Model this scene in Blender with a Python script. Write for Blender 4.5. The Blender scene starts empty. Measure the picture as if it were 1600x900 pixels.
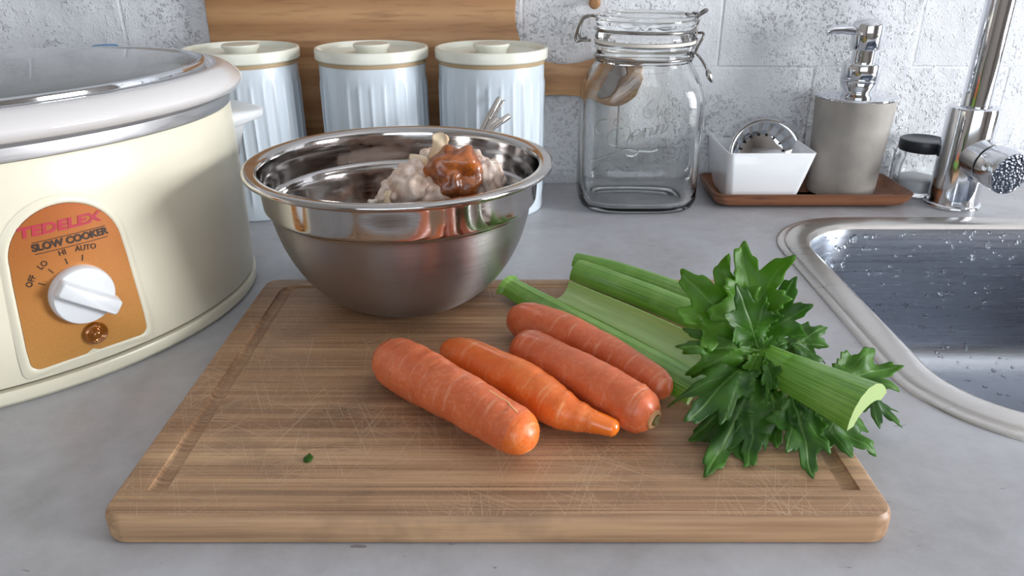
import bpy, bmesh, math, random
from math import sin, cos, pi, radians, sqrt, atan2
from mathutils import Vector, Matrix, noise as mnoise
from mathutils.bvhtree import BVHTree
random.seed(7)
sc = bpy.context.scene
C = sc.collection

# ------------------------------------------------------------------ camera
PITCH, FPX, CAMH = radians(24.35), 1200.0, 0.284
cam_d = bpy.data.cameras.new('camera'); cam = bpy.data.objects.new('camera', cam_d); C.objects.link(cam)
cam_d.sensor_width = 36; cam_d.lens = 36*FPX/1600; cam_d.clip_start = 0.01; cam_d.clip_end = 50
cam.location = (0, 0, CAMH); cam.rotation_euler = (pi/2-PITCH, 0, 0)
sc.camera = cam

# ------------------------------------------------------------------ world, lights, exposure
w = bpy.data.worlds.new('sky'); sc.world = w; w.use_nodes = True
bg = w.node_tree.nodes['Background']; bg.inputs[0].default_value = (0.75, 0.86, 1, 1); bg.inputs[1].default_value = 1.0
def area(name, loc, target, sx, sy, power, col):
    d = bpy.data.lights.new(name, 'AREA'); d.shape = 'RECTANGLE'; d.size = sx; d.size_y = sy; d.energy = power; d.color = col
    o = bpy.data.objects.new(name, d); C.objects.link(o); o.location = loc
    o.rotation_euler = (Vector(target)-Vector(loc)).to_track_quat('-Z', 'Y').to_euler()
    return o
WX, WY0, WY1, WZ0, WZ1 = 2.3, -0.55, 0.30, -0.05, 0.85        # the window in the right wall
FY, FX0, FX1, FZ0, FZ1 = -2.3, -1.3, 1.1, 0.15, 1.25          # the wide window behind the camera
area('daylight_right', (WX+0.12, (WY0+WY1)/2, (WZ0+WZ1)/2), (0, (WY0+WY1)/2, (WZ0+WZ1)/2), WY1-WY0, WZ1-WZ0, 84, (0.95, 0.975, 1.0))
area('daylight_front', ((FX0+FX1)/2, FY-0.12, (FZ0+FZ1)/2), ((FX0+FX1)/2, 0, (FZ0+FZ1)/2), FX1-FX0, FZ1-FZ0, 15, (0.86, 0.93, 1.0))
sc.view_settings.view_transform = 'Standard'; sc.view_settings.look = 'None'
sc.view_settings.gamma = 1; sc.view_settings.use_curve_mapping = False
sc.view_settings.exposure = 0.32
sc.cycles.use_denoising = True

# ------------------------------------------------------------------ places: a pixel of the photograph as a point at height z (G) or depth y (P)
def _ray(x, y):
    u = (x-800)/FPX; v = (y-450)/FPX
    return Vector((u, cos(PITCH)-v*sin(PITCH), -sin(PITCH)-v*cos(PITCH)))
def G(x, y, z=0.0):
    d = _ray(x, y); return Vector((0, 0, CAMH))+d*((z-CAMH)/d.z)
def P(x, y, Y):
    d = _ray(x, y); return Vector((0, 0, CAMH))+d*(Y/d.y)

# ------------------------------------------------------------------ material helpers
def S(r, g, b):
    f = lambda c: c/12.92 if c <= 0.04045 else ((c+0.055)/1.055)**2.4
    return (f(r/255), f(g/255), f(b/255), 1)
class Mt:
    def __init__(s, name, col=(200, 200, 200), rough=0.5, metal=0.0, **kw):
        s.m = bpy.data.materials.new(name); s.m.use_nodes = True; s.nt = s.m.node_tree
        s.b = s.nt.nodes['Principled BSDF']
        s.set('Base Color', S(*col)); s.set('Roughness', rough); s.set('Metallic', metal)
        for k, v in kw.items(): s.set(k.replace('_', ' '), v)
    def set(s, k, v):
        if hasattr(v, 'is_output') or isinstance(v, bpy.types.NodeSocket): s.nt.links.new(v, s.b.inputs[k])
        else: s.b.inputs[k].default_value = v
    def n(s, t, **inp):
        nd = s.nt.nodes.new(t)
        for k, v in inp.items(): s.inp(nd, k, v)
        return nd
    def inp(s, nd, k, v):
        i = nd.inputs[int(k[1:])] if k[0] == 'i' and k[1:].isdigit() else nd.inputs[k.replace('_', ' ')]
        if isinstance(v, bpy.types.NodeSocket): s.nt.links.new(v, i)
        else: i.default_value = v
    def pos(s, world=False, scale=(1, 1, 1), rot=(0, 0, 0), loc=(0, 0, 0)):
        v = s.n('ShaderNodeNewGeometry').outputs['Position'] if world else s.n('ShaderNodeTexCoord').outputs['Object']
        mp = s.n('ShaderNodeMapping', Vector=v, Scale=scale, Rotation=rot, Location=loc)
        return mp.outputs[0]
    def noise(s, vec, scale, detail=4.0, rough=0.55, dist=0.0):
        return s.n('ShaderNodeTexNoise', Vector=vec, Scale=scale, Detail=detail, Roughness=rough, Distortion=dist).outputs[0]
    def voro(s, vec, scale, feat='F1'):
        nd = s.n('ShaderNodeTexVoronoi', Vector=vec, Scale=scale); nd.feature = feat; return nd.outputs['Distance']
    def ramp(s, fac, stops):
        nd = s.n('ShaderNodeValToRGB', Fac=fac); cr = nd.color_ramp
        while len(cr.elements) < len(stops): cr.elements.new(0.5)
        for e, (p, c) in zip(cr.elements, stops):
            e.position = p; e.color = (c, c, c, 1) if isinstance(c, (int, float)) else S(*c)
        return nd.outputs[0]
    def mix(s, fac, a, b, mode='MIX'):
        nd = s.nt.nodes.new('ShaderNodeMix'); nd.data_type = 'RGBA'; nd.blend_type = mode
        for i, v in ((0, fac), (6, a), (7, b)):
            if isinstance(v, bpy.types.NodeSocket): s.nt.links.new(v, nd.inputs[i])
            else: nd.inputs[i].default_value = S(*v) if isinstance(v, tuple) and len(v) == 3 else v
        return nd.outputs[2]
    def math(s, op, a, b=0.0):
        nd = s.nt.nodes.new('ShaderNodeMath'); nd.operation = op
        for i, v in ((0, a), (1, b)):
            if isinstance(v, bpy.types.NodeSocket): s.nt.links.new(v, nd.inputs[i])
            else: nd.inputs[i].default_value = v
        return nd.outputs[0]
    def bump(s, h, strength=0.5, dist=0.001, normal=None):
        nd = s.n('ShaderNodeBump', Height=h, Strength=strength, Distance=dist)
        if normal is not None: s.inp(nd, 'Normal', normal)
        s.set('Normal', nd.outputs[0]); return nd.outputs[0]

# ------------------------------------------------------------------ mesh helpers
class MB:
    """verts and faces in world space; material index per face"""
    def __init__(s): s.v = []; s.f = []; s.mi = []
    def add(s, vs, fs, mi=0):
        o = len(s.v); s.v += [Vector(p) for p in vs]; s.f += [[i+o for i in f] for f in fs]; s.mi += [mi]*len(fs); return s
    def loft(s, rings, cap0=True, cap1=True, closed=True, mi=0, loop=False):
        n = len(rings[0]); vs = [p for r in rings for p in r]; fs = []
        R = len(rings)
        for i in range(R if loop else R-1):
            j = (i+1) % R
            for k in range(n if closed else n-1):
                l = (k+1) % n
                fs.append([i*n+k, i*n+l, j*n+l, j*n+k])
        if not loop:
            if cap0: fs.append(list(range(n))[::-1])
            if cap1: fs.append([(R-1)*n+k for k in range(n)])
        return s.add(vs, fs, mi)
    def lathe(s, prof, c=(0, 0, 0), seg=64, mi=0, closedprof=False, axis=None):
        """prof: (r, z); r = 0 at ends closes the shape"""
        c = Vector(c); rot = Vector((0, 0, 1)).rotation_difference(Vector(axis).normalized()).to_matrix() if axis is not None else None
        rings = []
        for r, z in prof:
            ring = [Vector((max(r, 1e-6)*cos(2*pi*k/seg), max(r, 1e-6)*sin(2*pi*k/seg), z)) for k in range(seg)]
            if rot: ring = [rot @ p for p in ring]
            rings.append([p+c for p in ring])
        return s.loft(rings, cap0=not closedprof, cap1=not closedprof, loop=closedprof, mi=mi)
    def tube(s, path, rad, seg=12, mi=0, up=None, closed=False):
        path = [Vector(p) for p in path]; n = len(path)
        if not hasattr(rad, '__len__'): rad = [rad]*n
        tang = []
        for i in range(n):
            a = path[(i-1) % n] if closed else path[max(i-1, 0)]; b = path[(i+1) % n] if closed else path[min(i+1, n-1)]
            tang.append((b-a).normalized())
        u = Vector(up) if up else (Vector((0, 0, 1)) if abs(tang[0].z) < 0.9 else Vector((1, 0, 0)))
        u = (u-tang[0]*u.dot(tang[0])).normalized(); rings = []
        for i in range(n):
            u = (u-tang[i]*u.dot(tang[i])).normalized(); v = tang[i].cross(u)
            rings.append([path[i]+(u*cos(2*pi*k/seg)+v*sin(2*pi*k/seg))*rad[i] for k in range(seg)])
        return s.loft(rings, loop=closed, mi=mi)
    def box(s, a, b, mi=0):
        (x0, y0, z0), (x1, y1, z1) = a, b
        return s.loft([[Vector((x0, y0, z)), Vector((x1, y0, z)), Vector((x1, y1, z)), Vector((x0, y1, z))] for z in (z0, z1)], mi=mi)
def spline(pts, n=8):
    """Catmull-Rom through pts"""
    pts = [Vector(p) for p in pts]; q = [pts[0]*2-pts[1]]+pts+[pts[-1]*2-pts[-2]]; out = []
    for i in range(1, len(q)-2):
        for k in range(n):
            t = k/n; a, b, c, d = q[i-1], q[i], q[i+1], q[i+2]
            out.append(0.5*((2*b)+(c-a)*t+(2*a-5*b+4*c-d)*t*t+(3*b-a-3*c+d)*t**3))
    out.append(pts[-1]); return out
def rrect(x0, x1, y0, y1, r, z, n=8):
    out = []
    for cx, cy, a0 in ((x1-r, y1-r, 0), (x0+r, y1-r, 90), (x0+r, y0+r, 180), (x1-r, y0+r, 270)):
        for k in range(n+1):
            a = radians(a0+90*k/n); out.append(Vector((cx+r*cos(a), cy+r*sin(a), z)))
    return out
def root_loc(o):
    v = Vector((0, 0, 0))
    while o is not None: v += o.location; o = o.parent
    return v
def obj(name, mb, mats, parent=None, loc=(0, 0, 0), smooth=True, angle=35, bevel=0, solid=0, sub=0):
    me = bpy.data.meshes.new(name)
    off = root_loc(parent) if parent else Vector(loc)
    me.from_pydata([p-off for p in mb.v], [], mb.f)
    mats = mats if isinstance(mats, (list, tuple)) else [mats]
    for m in mats: me.materials.append(m.m if isinstance(m, Mt) else m)
    if len(mats) > 1: me.polygons.foreach_set('material_index', mb.mi)
    bm = bmesh.new(); bm.from_mesh(me); bmesh.ops.remove_doubles(bm, verts=bm.verts, dist=1e-6)
    bmesh.ops.recalc_face_normals(bm, faces=bm.faces); bm.to_mesh(me); bm.free()
    if smooth:
        me.polygons.foreach_set('use_smooth', [True]*len(me.polygons)); me.set_sharp_from_angle(angle=radians(angle))
    o = bpy.data.objects.new(name, me); C.objects.link(o)
    if parent: o.parent = parent
    else: o.location = loc
    if bevel:
        m = o.modifiers.new('bevel', 'BEVEL'); m.width = bevel; m.segments = 3; m.limit_method = 'ANGLE'; m.angle_limit = radians(40)
    if sub:
        m = o.modifiers.new('sub', 'SUBSURF'); m.levels = sub; m.render_levels = sub
    if solid:
        m = o.modifiers.new('solid', 'SOLIDIFY'); m.thickness = solid; m.offset = 0
    return o
def tag(o, label, cat, group=None):
    o['label'] = label; o['category'] = cat
    if group: o['group'] = group
    return o
def thing(name, label, cat, loc, group=None):
    o = bpy.data.objects.new(name, None); o.empty_display_size = 0.02; C.objects.link(o); o.location = loc
    return tag(o, label, cat, group)
def struct(o): o['kind'] = 'structure'; return o
def cut(o, mb, self_=False):
    """take the closed shape mb away from mesh object o"""
    me = bpy.data.meshes.new('cutter'); me.from_pydata(mb.v, [], mb.f)
    bm = bmesh.new(); bm.from_mesh(me); bmesh.ops.recalc_face_normals(bm, faces=bm.faces); bm.to_mesh(me); bm.free()
    c = bpy.data.objects.new('cutter', me); C.objects.link(c)
    m = o.modifiers.new('b', 'BOOLEAN'); m.operation = 'DIFFERENCE'; m.solver = 'EXACT'; m.use_self = self_; m.object = c
    bpy.context.view_layer.update(); dg = bpy.context.evaluated_depsgraph_get()
    new = bpy.data.meshes.new_from_object(o.evaluated_get(dg)); o.modifiers.clear(); o.data = new
    bpy.data.objects.remove(c)
def text_geo(body, size, bold=0.0, shear=0.0, ext=0.0002, sx=1.0, rot=0.0):
    cu = bpy.data.curves.new('t', 'FONT'); cu.body = body; cu.size = size; cu.align_x = 'CENTER'; cu.align_y = 'CENTER'
    cu.offset = bold; cu.shear = shear; cu.extrude = ext; cu.resolution_u = 4
    o = bpy.data.objects.new('t', cu); C.objects.link(o); bpy.context.view_layer.update()
    me = bpy.data.meshes.new_from_object(o.evaluated_get(bpy.context.evaluated_depsgraph_get()))
    vs = [(v.co.x*sx*cos(rot)-v.co.y*sin(rot), v.co.x*sx*sin(rot)+v.co.y*cos(rot), v.co.z) for v in me.vertices]; fs = [list(p.vertices) for p in me.polygons]
    bpy.data.objects.remove(o); bpy.data.meshes.remove(me)
    return vs, fs

# ------------------------------------------------------------------ materials
def paint_wall():
    m = Mt('white_wall_paint', (226, 228, 232), 0.62)
    p = m.pos(world=True)
    pits = m.ramp(m.noise(p, 330, 2, 0.5), [(0.30, 0.0), (0.40, 1.0)])
    pit2 = m.ramp(m.voro(p, 150), [(0.02, 0.0), (0.16, 1.0)])
    lump = m.noise(p, 38, 3, 0.5); fine = m.noise(p, 700, 2, 0.5)
    crust = m.ramp(m.noise(p, 170, 3, 0.6), [(0.56, 0.0), (0.70, 1.0)])
    area_ = m.ramp(m.noise(p, 14, 2), [(0.40, 0.15), (0.62, 1.0)])
    h = m.math('ADD', m.math('MULTIPLY', m.math('MULTIPLY', pits, area_), 0.7), m.math('MULTIPLY', lump, 0.9))
    h = m.math('ADD', h, m.math('ADD', m.math('MULTIPLY', fine, 0.22), m.math('MULTIPLY', m.math('MULTIPLY', crust, area_), 0.9)))
    h = m.math('ADD', h, m.math('MULTIPLY', pit2, 0.12))
    m.bump(h, 0.95, 0.0026)
    m.set('Base Color', m.mix(m.ramp(m.noise(p, 9, 3), [(0.35, 0.0), (0.7, 1.0)]), (219, 221, 226), (231, 232, 235)))
    return m
def counter_mat():
    m = Mt('grey_laminate', (176, 176, 180), 0.42)
    p = m.pos(world=True)
    c = m.mix(m.ramp(m.noise(p, 11, 6, 0.62, 0.4), [(0.3, 0.0), (0.72, 1.0)]), (152, 150, 152), (181, 182, 187))
    c = m.mix(m.ramp(m.noise(p, 70, 5, 0.7), [(0.35, 0.0), (0.7, 1.0)]), c, m.mix(0.3, c, (192, 193, 198)))
    dash = m.noise(m.pos(world=True, scale=(1, 2.6, 1), rot=(0, 0, 0.4)), 75, 2, 0.5, 0.8)
    c = m.mix(m.ramp(dash, [(0.735, 0.0), (0.765, 0.75)]), c, (118, 112, 112))
    stain = m.ramp(m.noise(p, 5.2, 3, 0.6), [(0.55, 0.0), (0.8, 0.4)])
    c = m.mix(stain, c, (171, 158, 146))
    m.set('Base Color', c); m.set('Roughness', m.ramp(m.noise(p, 30, 4), [(0.3, 0.34), (0.7, 0.5)]))
    m.bump(m.noise(p, 240, 3), 0.12, 0.0006)
    return m
def bamboo():
    m = Mt('worn_bamboo', (165, 122, 86), 0.5)
    p = m.pos(world=True)
    br = m.n('ShaderNodeTexBrick', Vector=m.pos(world=True, loc=(3.0, 0.003, 0)), Scale=1.0, Mortar_Size=0.00022, Brick_Width=6.0, Row_Height=0.0185, Bias=0.0, Color1=S(196, 160, 122), Color2=S(168, 131, 98), Mortar=S(120, 84, 58))
    br.offset = 0.37; c = br.outputs[0]
    grain = m.noise(m.pos(world=True, scale=(6, 420, 200)), 1.0, 4, 0.6)
    c = m.mix(m.ramp(grain, [(0.35, 0.0), (0.65, 1.0)]), m.mix(0.55, c, (92, 60, 40)), m.mix(0.12, c, (214, 170, 128)))
    band = m.noise(m.pos(world=True, scale=(3, 55, 20)), 1.0, 3, 0.6)
    c = m.mix(m.ramp(band, [(0.42, 0.0), (0.72, 0.55)]), c, (124, 82, 54))
    blot = m.ramp(m.noise(m.pos(world=True, scale=(9, 16, 9)), 1.0, 5, 0.65), [(0.52, 0.0), (0.74, 0.7)])
    c = m.mix(blot, c, (96, 74, 60))
    spot = m.ramp(m.noise(m.pos(world=True, scale=(14, 34, 14)), 1.0, 6, 0.75), [(0.60, 0.0), (0.72, 0.65)]); c = m.mix(spot, c, (70, 54, 46))
    sc_tot = None
    for i, (rz, sx) in enumerate(((0.5, 14), (1.15, 12), (-0.75, 16), (1.45, 10), (-1.25, 12), (0.1, 14))):
        s_ = m.noise(m.n('ShaderNodeMapping', Vector=m.pos(world=True, rot=(0, 0, rz)), Scale=(sx, 1000, 1), Location=(i*3.1, i*1.7, 0)).outputs[0], 1.0, 1, 0.4)
        s_ = m.ramp(s_, [(0.66, 0.0), (0.70, 1.0)])
        sc_tot = s_ if sc_tot is None else m.math('MAXIMUM', sc_tot, s_)
    where = m.ramp(m.noise(p, 16, 2), [(0.36, 0.0), (0.6, 1.0)])
    up_ = m.ramp(m.n('ShaderNodeSeparateXYZ', Vector=m.n('ShaderNodeNewGeometry').outputs['Normal']).outputs[2], [(0.9, 0.0), (0.98, 1.0)])   # knife marks only on the flat top
    sc_tot = m.math('MULTIPLY', m.math('MULTIPLY', sc_tot, where), up_)
    c = m.mix(m.math('MULTIPLY', sc_tot, 0.42), c, (206, 178, 150))
    m.set('Base Color', c); m.set('Roughness', m.ramp(grain, [(0.3, 0.42), (0.7, 0.58)]))
    h = m.math('SUBTRACT', m.math('MULTIPLY', grain, 0.5), m.math('MULTIPLY', sc_tot, 0.8))
    m.bump(h, 0.3, 0.0006)
    return m
def wood(name, c0, c1, c2, axis='x', sc_=1.0, rough=0.5):
    m = Mt(name, c1, rough)
    s1 = {'x': (4, 40, 40), 'y': (40, 4, 40), 'z': (40, 40, 4)}[axis]
    p = m.pos(world=True, scale=tuple(v*sc_ for v in s1))
    wv = m.n('ShaderNodeTexWave', Vector=p, Scale=0.35, Distortion=2.5, Detail=3.0, Detail_Scale=0.8); wv.bands_direction = 'Z' if axis != 'z' else 'X'
    g = m.noise(m.pos(world=True, scale=tuple(v*sc_*6 for v in s1)), 1.0, 3)
    c = m.mix(m.ramp(wv.outputs['Fac'], [(0.1, 0.0), (0.9, 1.0)]), c0, c1)
    c = m.mix(m.ramp(g, [(0.5, 0.0), (0.75, 0.7)]), c, c2)
    m.set('Base Color', c); m.bump(g, 0.2, 0.0004); return m
def glass(name, tint=(0.93, 0.98, 0.96), rough=0.0, ior=1.45):
    m = Mt(name, (255, 255, 255), rough); m.set('Base Color', (*tint, 1)); m.set('Transmission Weight', 1.0); m.set('IOR', ior); return m
def thin_glass(name, tint=(0.97, 0.99, 0.985), ior=1.5):
    """clear glass wall seen without bending: Fresnel mirror over plain transparency"""
    m = Mt(name); nt = m.nt
    tr = m.n('ShaderNodeBsdfTransparent'); tr.inputs[0].default_value = (*tint, 1)
    gl = m.n('ShaderNodeBsdfGlossy'); gl.inputs['Roughness'].default_value = 0.02; gl.inputs[0].default_value = (0.92, 0.97, 0.96, 1)
    fr = m.n('ShaderNodeFresnel', IOR=ior)
    mx = m.n('ShaderNodeMixShader'); nt.links.new(fr.outputs[0], mx.inputs[0]); nt.links.new(tr.outputs[0], mx.inputs[1]); nt.links.new(gl.outputs[0], mx.inputs[2])
    nt.links.new(mx.outputs[0], nt.nodes['Material Output'].inputs[0]); return m

WALLP = paint_wall(); COUNTER = counter_mat(); BAMBOO = bamboo()
ROOM = Mt('room_plaster', (168, 160, 152), 0.8); DARKFLOOR = Mt('floor_tiles', (120, 104, 92), 0.5); CEIL = Mt('ceiling_white', (226, 226, 226), 0.8)
FRAME = Mt('window_frame_white', (225, 225, 225), 0.4)
CHROME = Mt('chrome', (222, 224, 228), 0.06, 1.0)
STEEL = Mt('polished_steel', (200, 194, 188), 0.10, 1.0)
def scratchy():
    m = Mt('bowl_mirror_steel', (188, 184, 182), 0.10, 1.0)
    t = m.noise(m.pos(scale=(1, 1, 14)), 55, 4, 0.6)
    m.set('Roughness', m.ramp(t, [(0.35, 0.055), (0.75, 0.16)])); return m
BOWLPOL = scratchy()
def brushed(name, col, lo, hi, sc_=(6, 6, 500), aniso=0.0):
    m = Mt(name, col, 0.3, 1.0); t = m.noise(m.pos(scale=sc_), 1.0, 3)
    m.set('Roughness', m.ramp(t, [(0.3, lo), (0.7, hi)]))
    if aniso:
        m.set('Anisotropic', aniso); tn = m.n('ShaderNodeTangent'); tn.direction_type = 'RADIAL'; tn.axis = 'Z'; m.set('Tangent', tn.outputs[0]); m.set('Anisotropic Rotation', 0.25)
    return m
BOWLBR = brushed('bowl_brushed_steel', (168, 162, 162), 0.33, 0.38, (3, 3, 700), 0.8)
SINKM = brushed('sink_steel', (172, 177, 186), 0.24, 0.32, (6, 6, 260))
SINKRIM = brushed('sink_rim_steel', (196, 192, 188), 0.26, 0.38, (6, 300, 6))
CREAM = Mt('cream_enamel', (226, 220, 198), 0.34, 0.0, Coat_Weight=0.15, Coat_Roughness=0.15)
CERAM = Mt('white_crock_glaze', (212, 208, 207), 0.14, 0.0, Coat_Weight=0.5, Coat_Roughness=0.05)
PLASW = Mt('white_plastic', (220, 222, 225), 0.28)
BANDM = brushed('aluminium_band', (204, 204, 206), 0.36, 0.52, (30, 30, 300))
DARKGAP = Mt('dark_gap', (36, 30, 26), 0.8)
INKRED = Mt('red_lettering', (176, 46, 64), 0.5); INK = Mt('black_lettering', (52, 36, 26), 0.5)
def gold():
    m = Mt('bronze_plate', (196, 132, 62), 0.42, 0.35)
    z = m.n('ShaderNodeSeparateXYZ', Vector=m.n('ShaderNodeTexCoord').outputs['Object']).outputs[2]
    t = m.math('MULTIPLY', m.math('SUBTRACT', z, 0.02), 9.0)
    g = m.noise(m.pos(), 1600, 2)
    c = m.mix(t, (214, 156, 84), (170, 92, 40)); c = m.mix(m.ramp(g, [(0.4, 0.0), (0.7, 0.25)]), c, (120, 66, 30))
    m.set('Base Color', c); return m
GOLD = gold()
AMBER = Mt('amber_lens', (150, 88, 14), 0.10, 0.5, Coat_Weight=1.0)
CANB = Mt('pale_blue_enamel', (206, 216, 225), 0.3, 0.0, Coat_Weight=0.3); CANL = Mt('cream_lid_enamel', (226, 226, 212), 0.32, 0.0, Coat_Weight=0.3)
CANSEAL = Mt('tan_seal', (176, 152, 118), 0.6)
JARG = glass('jar_glass', (0.985, 0.997, 0.992)); THING = thin_glass('clear_glass_wall'); LIDG = Mt('steamed_lid_glass', (104, 106, 104), 0.16, 0.0, Transmission_Weight=0.2, Coat_Weight=0.6)
RUBBER = Mt('white_rubber', (224, 216, 206), 0.5); WIRE = Mt('bail_wire', (150, 146, 142), 0.22, 1.0)
GREY = Mt('grey_resin', (158, 152, 145), 0.55)
_t = GREY.noise(GREY.pos(), 26, 4); GREY.set('Base Color', GREY.mix(GREY.ramp(_t, [(0.35, 0.0), (0.7, 1.0)]), (150, 144, 137), (170, 164, 157)))
PORC = Mt('white_porcelain', (238, 240, 243), 0.16, 0.0, Coat_Weight=0.4)
TRAYW = wood('acacia_wood', (108, 68, 46), (138, 90, 60), (70, 44, 32), 'x', 1.0, 0.42)
BACKW = wood('honey_wood', (170, 124, 82), (190, 146, 102), (134, 90, 56), 'x', 0.7, 0.5)
BLACK = Mt('black_lid_paint', (38, 42, 48), 0.35); WATER = glass('water_drop', (0.99, 1.0, 1.0), 0.0, 1.33)
BLUE = Mt('blue_plastic', (62, 130, 176), 0.4)
PASTA = Mt('white_salt', (232, 234, 238), 0.8)
GREYWATER = Mt('wet_chrome_face', (150, 156, 166), 0.18, 1.0)
_t = GREYWATER.voro(GREYWATER.pos(), 320); GREYWATER.bump(_t, 0.6, 0.001)

# ================================================================== the room
Y_W = 0.957
mb = MB().box((-2.0, Y_W+0.0007, -0.9), (WX+0.1, Y_W+0.15, 1.5))
wall = struct(obj('wall_back', mb, WALLP, smooth=False))
brick = MB().box((-0.1145, -0.010, -0.0475), (0.1145, 0.004, 0.0475))
bme = None
for r in range(6):
    z = -0.0064+0.1005*r
    for k in range(-6, 6):
        x = (0.366 if r % 2 else 0.366-0.118)-0.118+0.236*k+0.236*0.5*0
        if x < -1.25 or x > 1.25: continue
        if bme is None:
            b = obj('brick', brick, WALLP, wall, bevel=0.0); bme = b.data
            bm = bmesh.new(); bm.from_mesh(bme); bmesh.ops.bevel(bm, geom=list(bm.edges), offset=0.0016, segments=3, affect='EDGES', profile=0.5); bm.to_mesh(bme); bm.free()
            bme.polygons.foreach_set('use_smooth', [True]*len(bme.polygons))
        else:
            b = bpy.data.objects.new('brick', bme); C.objects.link(b); b.parent = wall
        b.location = (x, Y_W+0.010+random.uniform(-0.0006, 0.0006), z)
        b.rotation_euler = (random.uniform(-0.006, 0.006), random.uniform(-0.004, 0.004), random.uniform(-0.004, 0.004))
        b.scale = (1.0245, 1, 1.052)
struct(obj('wall_left', MB().box((-2.1, FY, -0.9), (-2.0, Y_W+0.15, 1.5)), ROOM, smooth=False))
def holed(name, axis, c, t, u0, u1, w0, w1):
    """a wall slab across x or y with a window opening"""
    mb = MB(); z0, z1 = -0.9, 1.5; a0, a1 = (FY-0.1, Y_W+0.15) if axis == 'x' else (-2.1, WX+0.1)
    for (p, q, r, s_) in ((a0, u0, z0, z1), (u1, a1, z0, z1), (u0, u1, z0, w0), (u0, u1, w1, z1)):
        mb.box((c, p, r), (c+t, q, s_)) if axis == 'x' else mb.box((p, c-t, r), (q, c, s_))
    return struct(obj(name, mb, ROOM, smooth=False))
holed('wall_right', 'x', WX, 0.1, WY0, WY1, WZ0, WZ1)
holed('wall_front', 'y', FY, 0.1, FX0, FX1, FZ0, FZ1)
struct(obj('floor', MB().box((-2.1, FY-0.1, -1.0), (WX+0.1, Y_W+0.15, -0.9)), DARKFLOOR, smooth=False))
struct(obj('ceiling', MB().box((-2.1, FY-0.1, 1.5), (WX+0.1, Y_W+0.15, 1.6)), CEIL, smooth=False))
def winframe(name, pts_u, w0, w1, place, nm):
    mb = MB()
    u0, u1 = pts_u
    for k in range(nm+1):
        u = u0+(u1-u0)*k/nm; mb.box(*place(u-0.016, u+0.016, w0, w1))
    for z in (w0+0.016, w0+(w1-w0)*0.55, w1-0.016): mb.box(*place(u0, u1, z-0.016, z+0.016))
    return struct(obj(name, mb, FRAME, smooth=False))
winframe('window_1', (WY0, WY1), WZ0, WZ1, lambda a, b, c, d: ((WX+0.03, a, c), (WX+0.06, b, d)), 4)
winframe('window_2', (FX0, FX1), FZ0, FZ1, lambda a, b, c, d: ((a, FY-0.06, c), (b, FY-0.03, d)), 4)

# ------------------------------------------------------------------ worktop with its sink
SX0, SX1, SY0, SY1 = 0.2695, 0.80, 0.382, 0.817
top = obj('countertop', MB().box((-1.9, 0.262, -0.038), (1.9, Y_W-0.004, 0.0)), COUNTER, smooth=False)
cut(top, MB().loft([rrect(SX0+0.008, SX1-0.008, SY0+0.008, SY1-0.008, 0.095, z, 14) for z in (-0.1, 0.1)]))
tag(top, 'pale grey mottled laminate worktop running along the whitewashed wall', 'countertop')

sink = thing('kitchen_sink', 'inset stainless steel sink bowl wet with droplets, beside the cutting board', 'sink', ((SX0+SX1)/2, (SY0+SY1)/2, 0))
def sring(i, z, r=0.1): return rrect(SX0+i, SX1-i, SY0+i, SY1-i, max(r-i*0.85, 0.03), z, 16)
rim = [sring(0.0, 0.0002), sring(0.0006, 0.0016), sring(0.004, 0.0024), sring(0.0075, 0.0022), sring(0.0085, 0.0038), sring(0.011, 0.0046), sring(0.027, 0.0042), sring(0.0305, 0.0030), sring(0.033, -0.001)]
obj('rim', MB().loft(rim, False, False), SINKRIM, sink, angle=60)
bowl_r = [sring(0.033, -0.001), sring(0.0350, -0.008), sring(0.0385, -0.05), sring(0.042, -0.10), sring(0.046, -0.13), sring(0.055, -0.148), sring(0.07, -0.158), sring(0.09, -0.161), sring(0.15, -0.163), sring(0.19, -0.164)]
basin = obj('basin', MB().loft(bowl_r, False, True), SINKM, sink, angle=60)
# droplets clinging to the steel
bpy.context.view_layer.update()
bvh = BVHTree.FromPolygons([basin.matrix_world @ v.co for v in basin.data.vertices], [list(p.vertices) for p in basin.data.polygons])
drops = MB(); cnt = 0
for tr in range(1500):
    px, py = random.uniform(1270, 1600), random.uniform(350, 650)
    if random.random() > (1.0 if py < 520 else 0.35): continue
    d = _ray(px, py).normalized(); hit, nrm, idx, dist = bvh.ray_cast(Vector((0, 0, CAMH)), d)
    if hit is None or hit.z > -0.004: continue
    if nrm.dot(d) > 0: nrm = -nrm
    r = random.choice((0.0010, 0.0012, 0.0015, 0.0020, 0.0026)); st = random.choice((1.0, 1.0, 1.5, 2.2)) if abs(nrm.z) < 0.5 else 1.0
    t = Vector((0, 0, 1)); t = (t-nrm*t.dot(nrm)); t = t.normalized() if t.length > 0.1 else Vector((1, 0, 0)); b_ = nrm.cross(t)
    rings = [[hit+nrm*(r*0.55*hz)+(t*cos(2*pi*k/8)*st+b_*sin(2*pi*k/8))*r*rr for k in range(8)] for rr, hz in ((1, -0.1), (0.92, 0.4), (0.6, 0.8), (0.2, 1.0))]
    drops.loft(rings); cnt += 1
    if cnt > 340: break
dr = obj('water_droplets', drops, WATER, sink); dr['kind'] = 'stuff'

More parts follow.
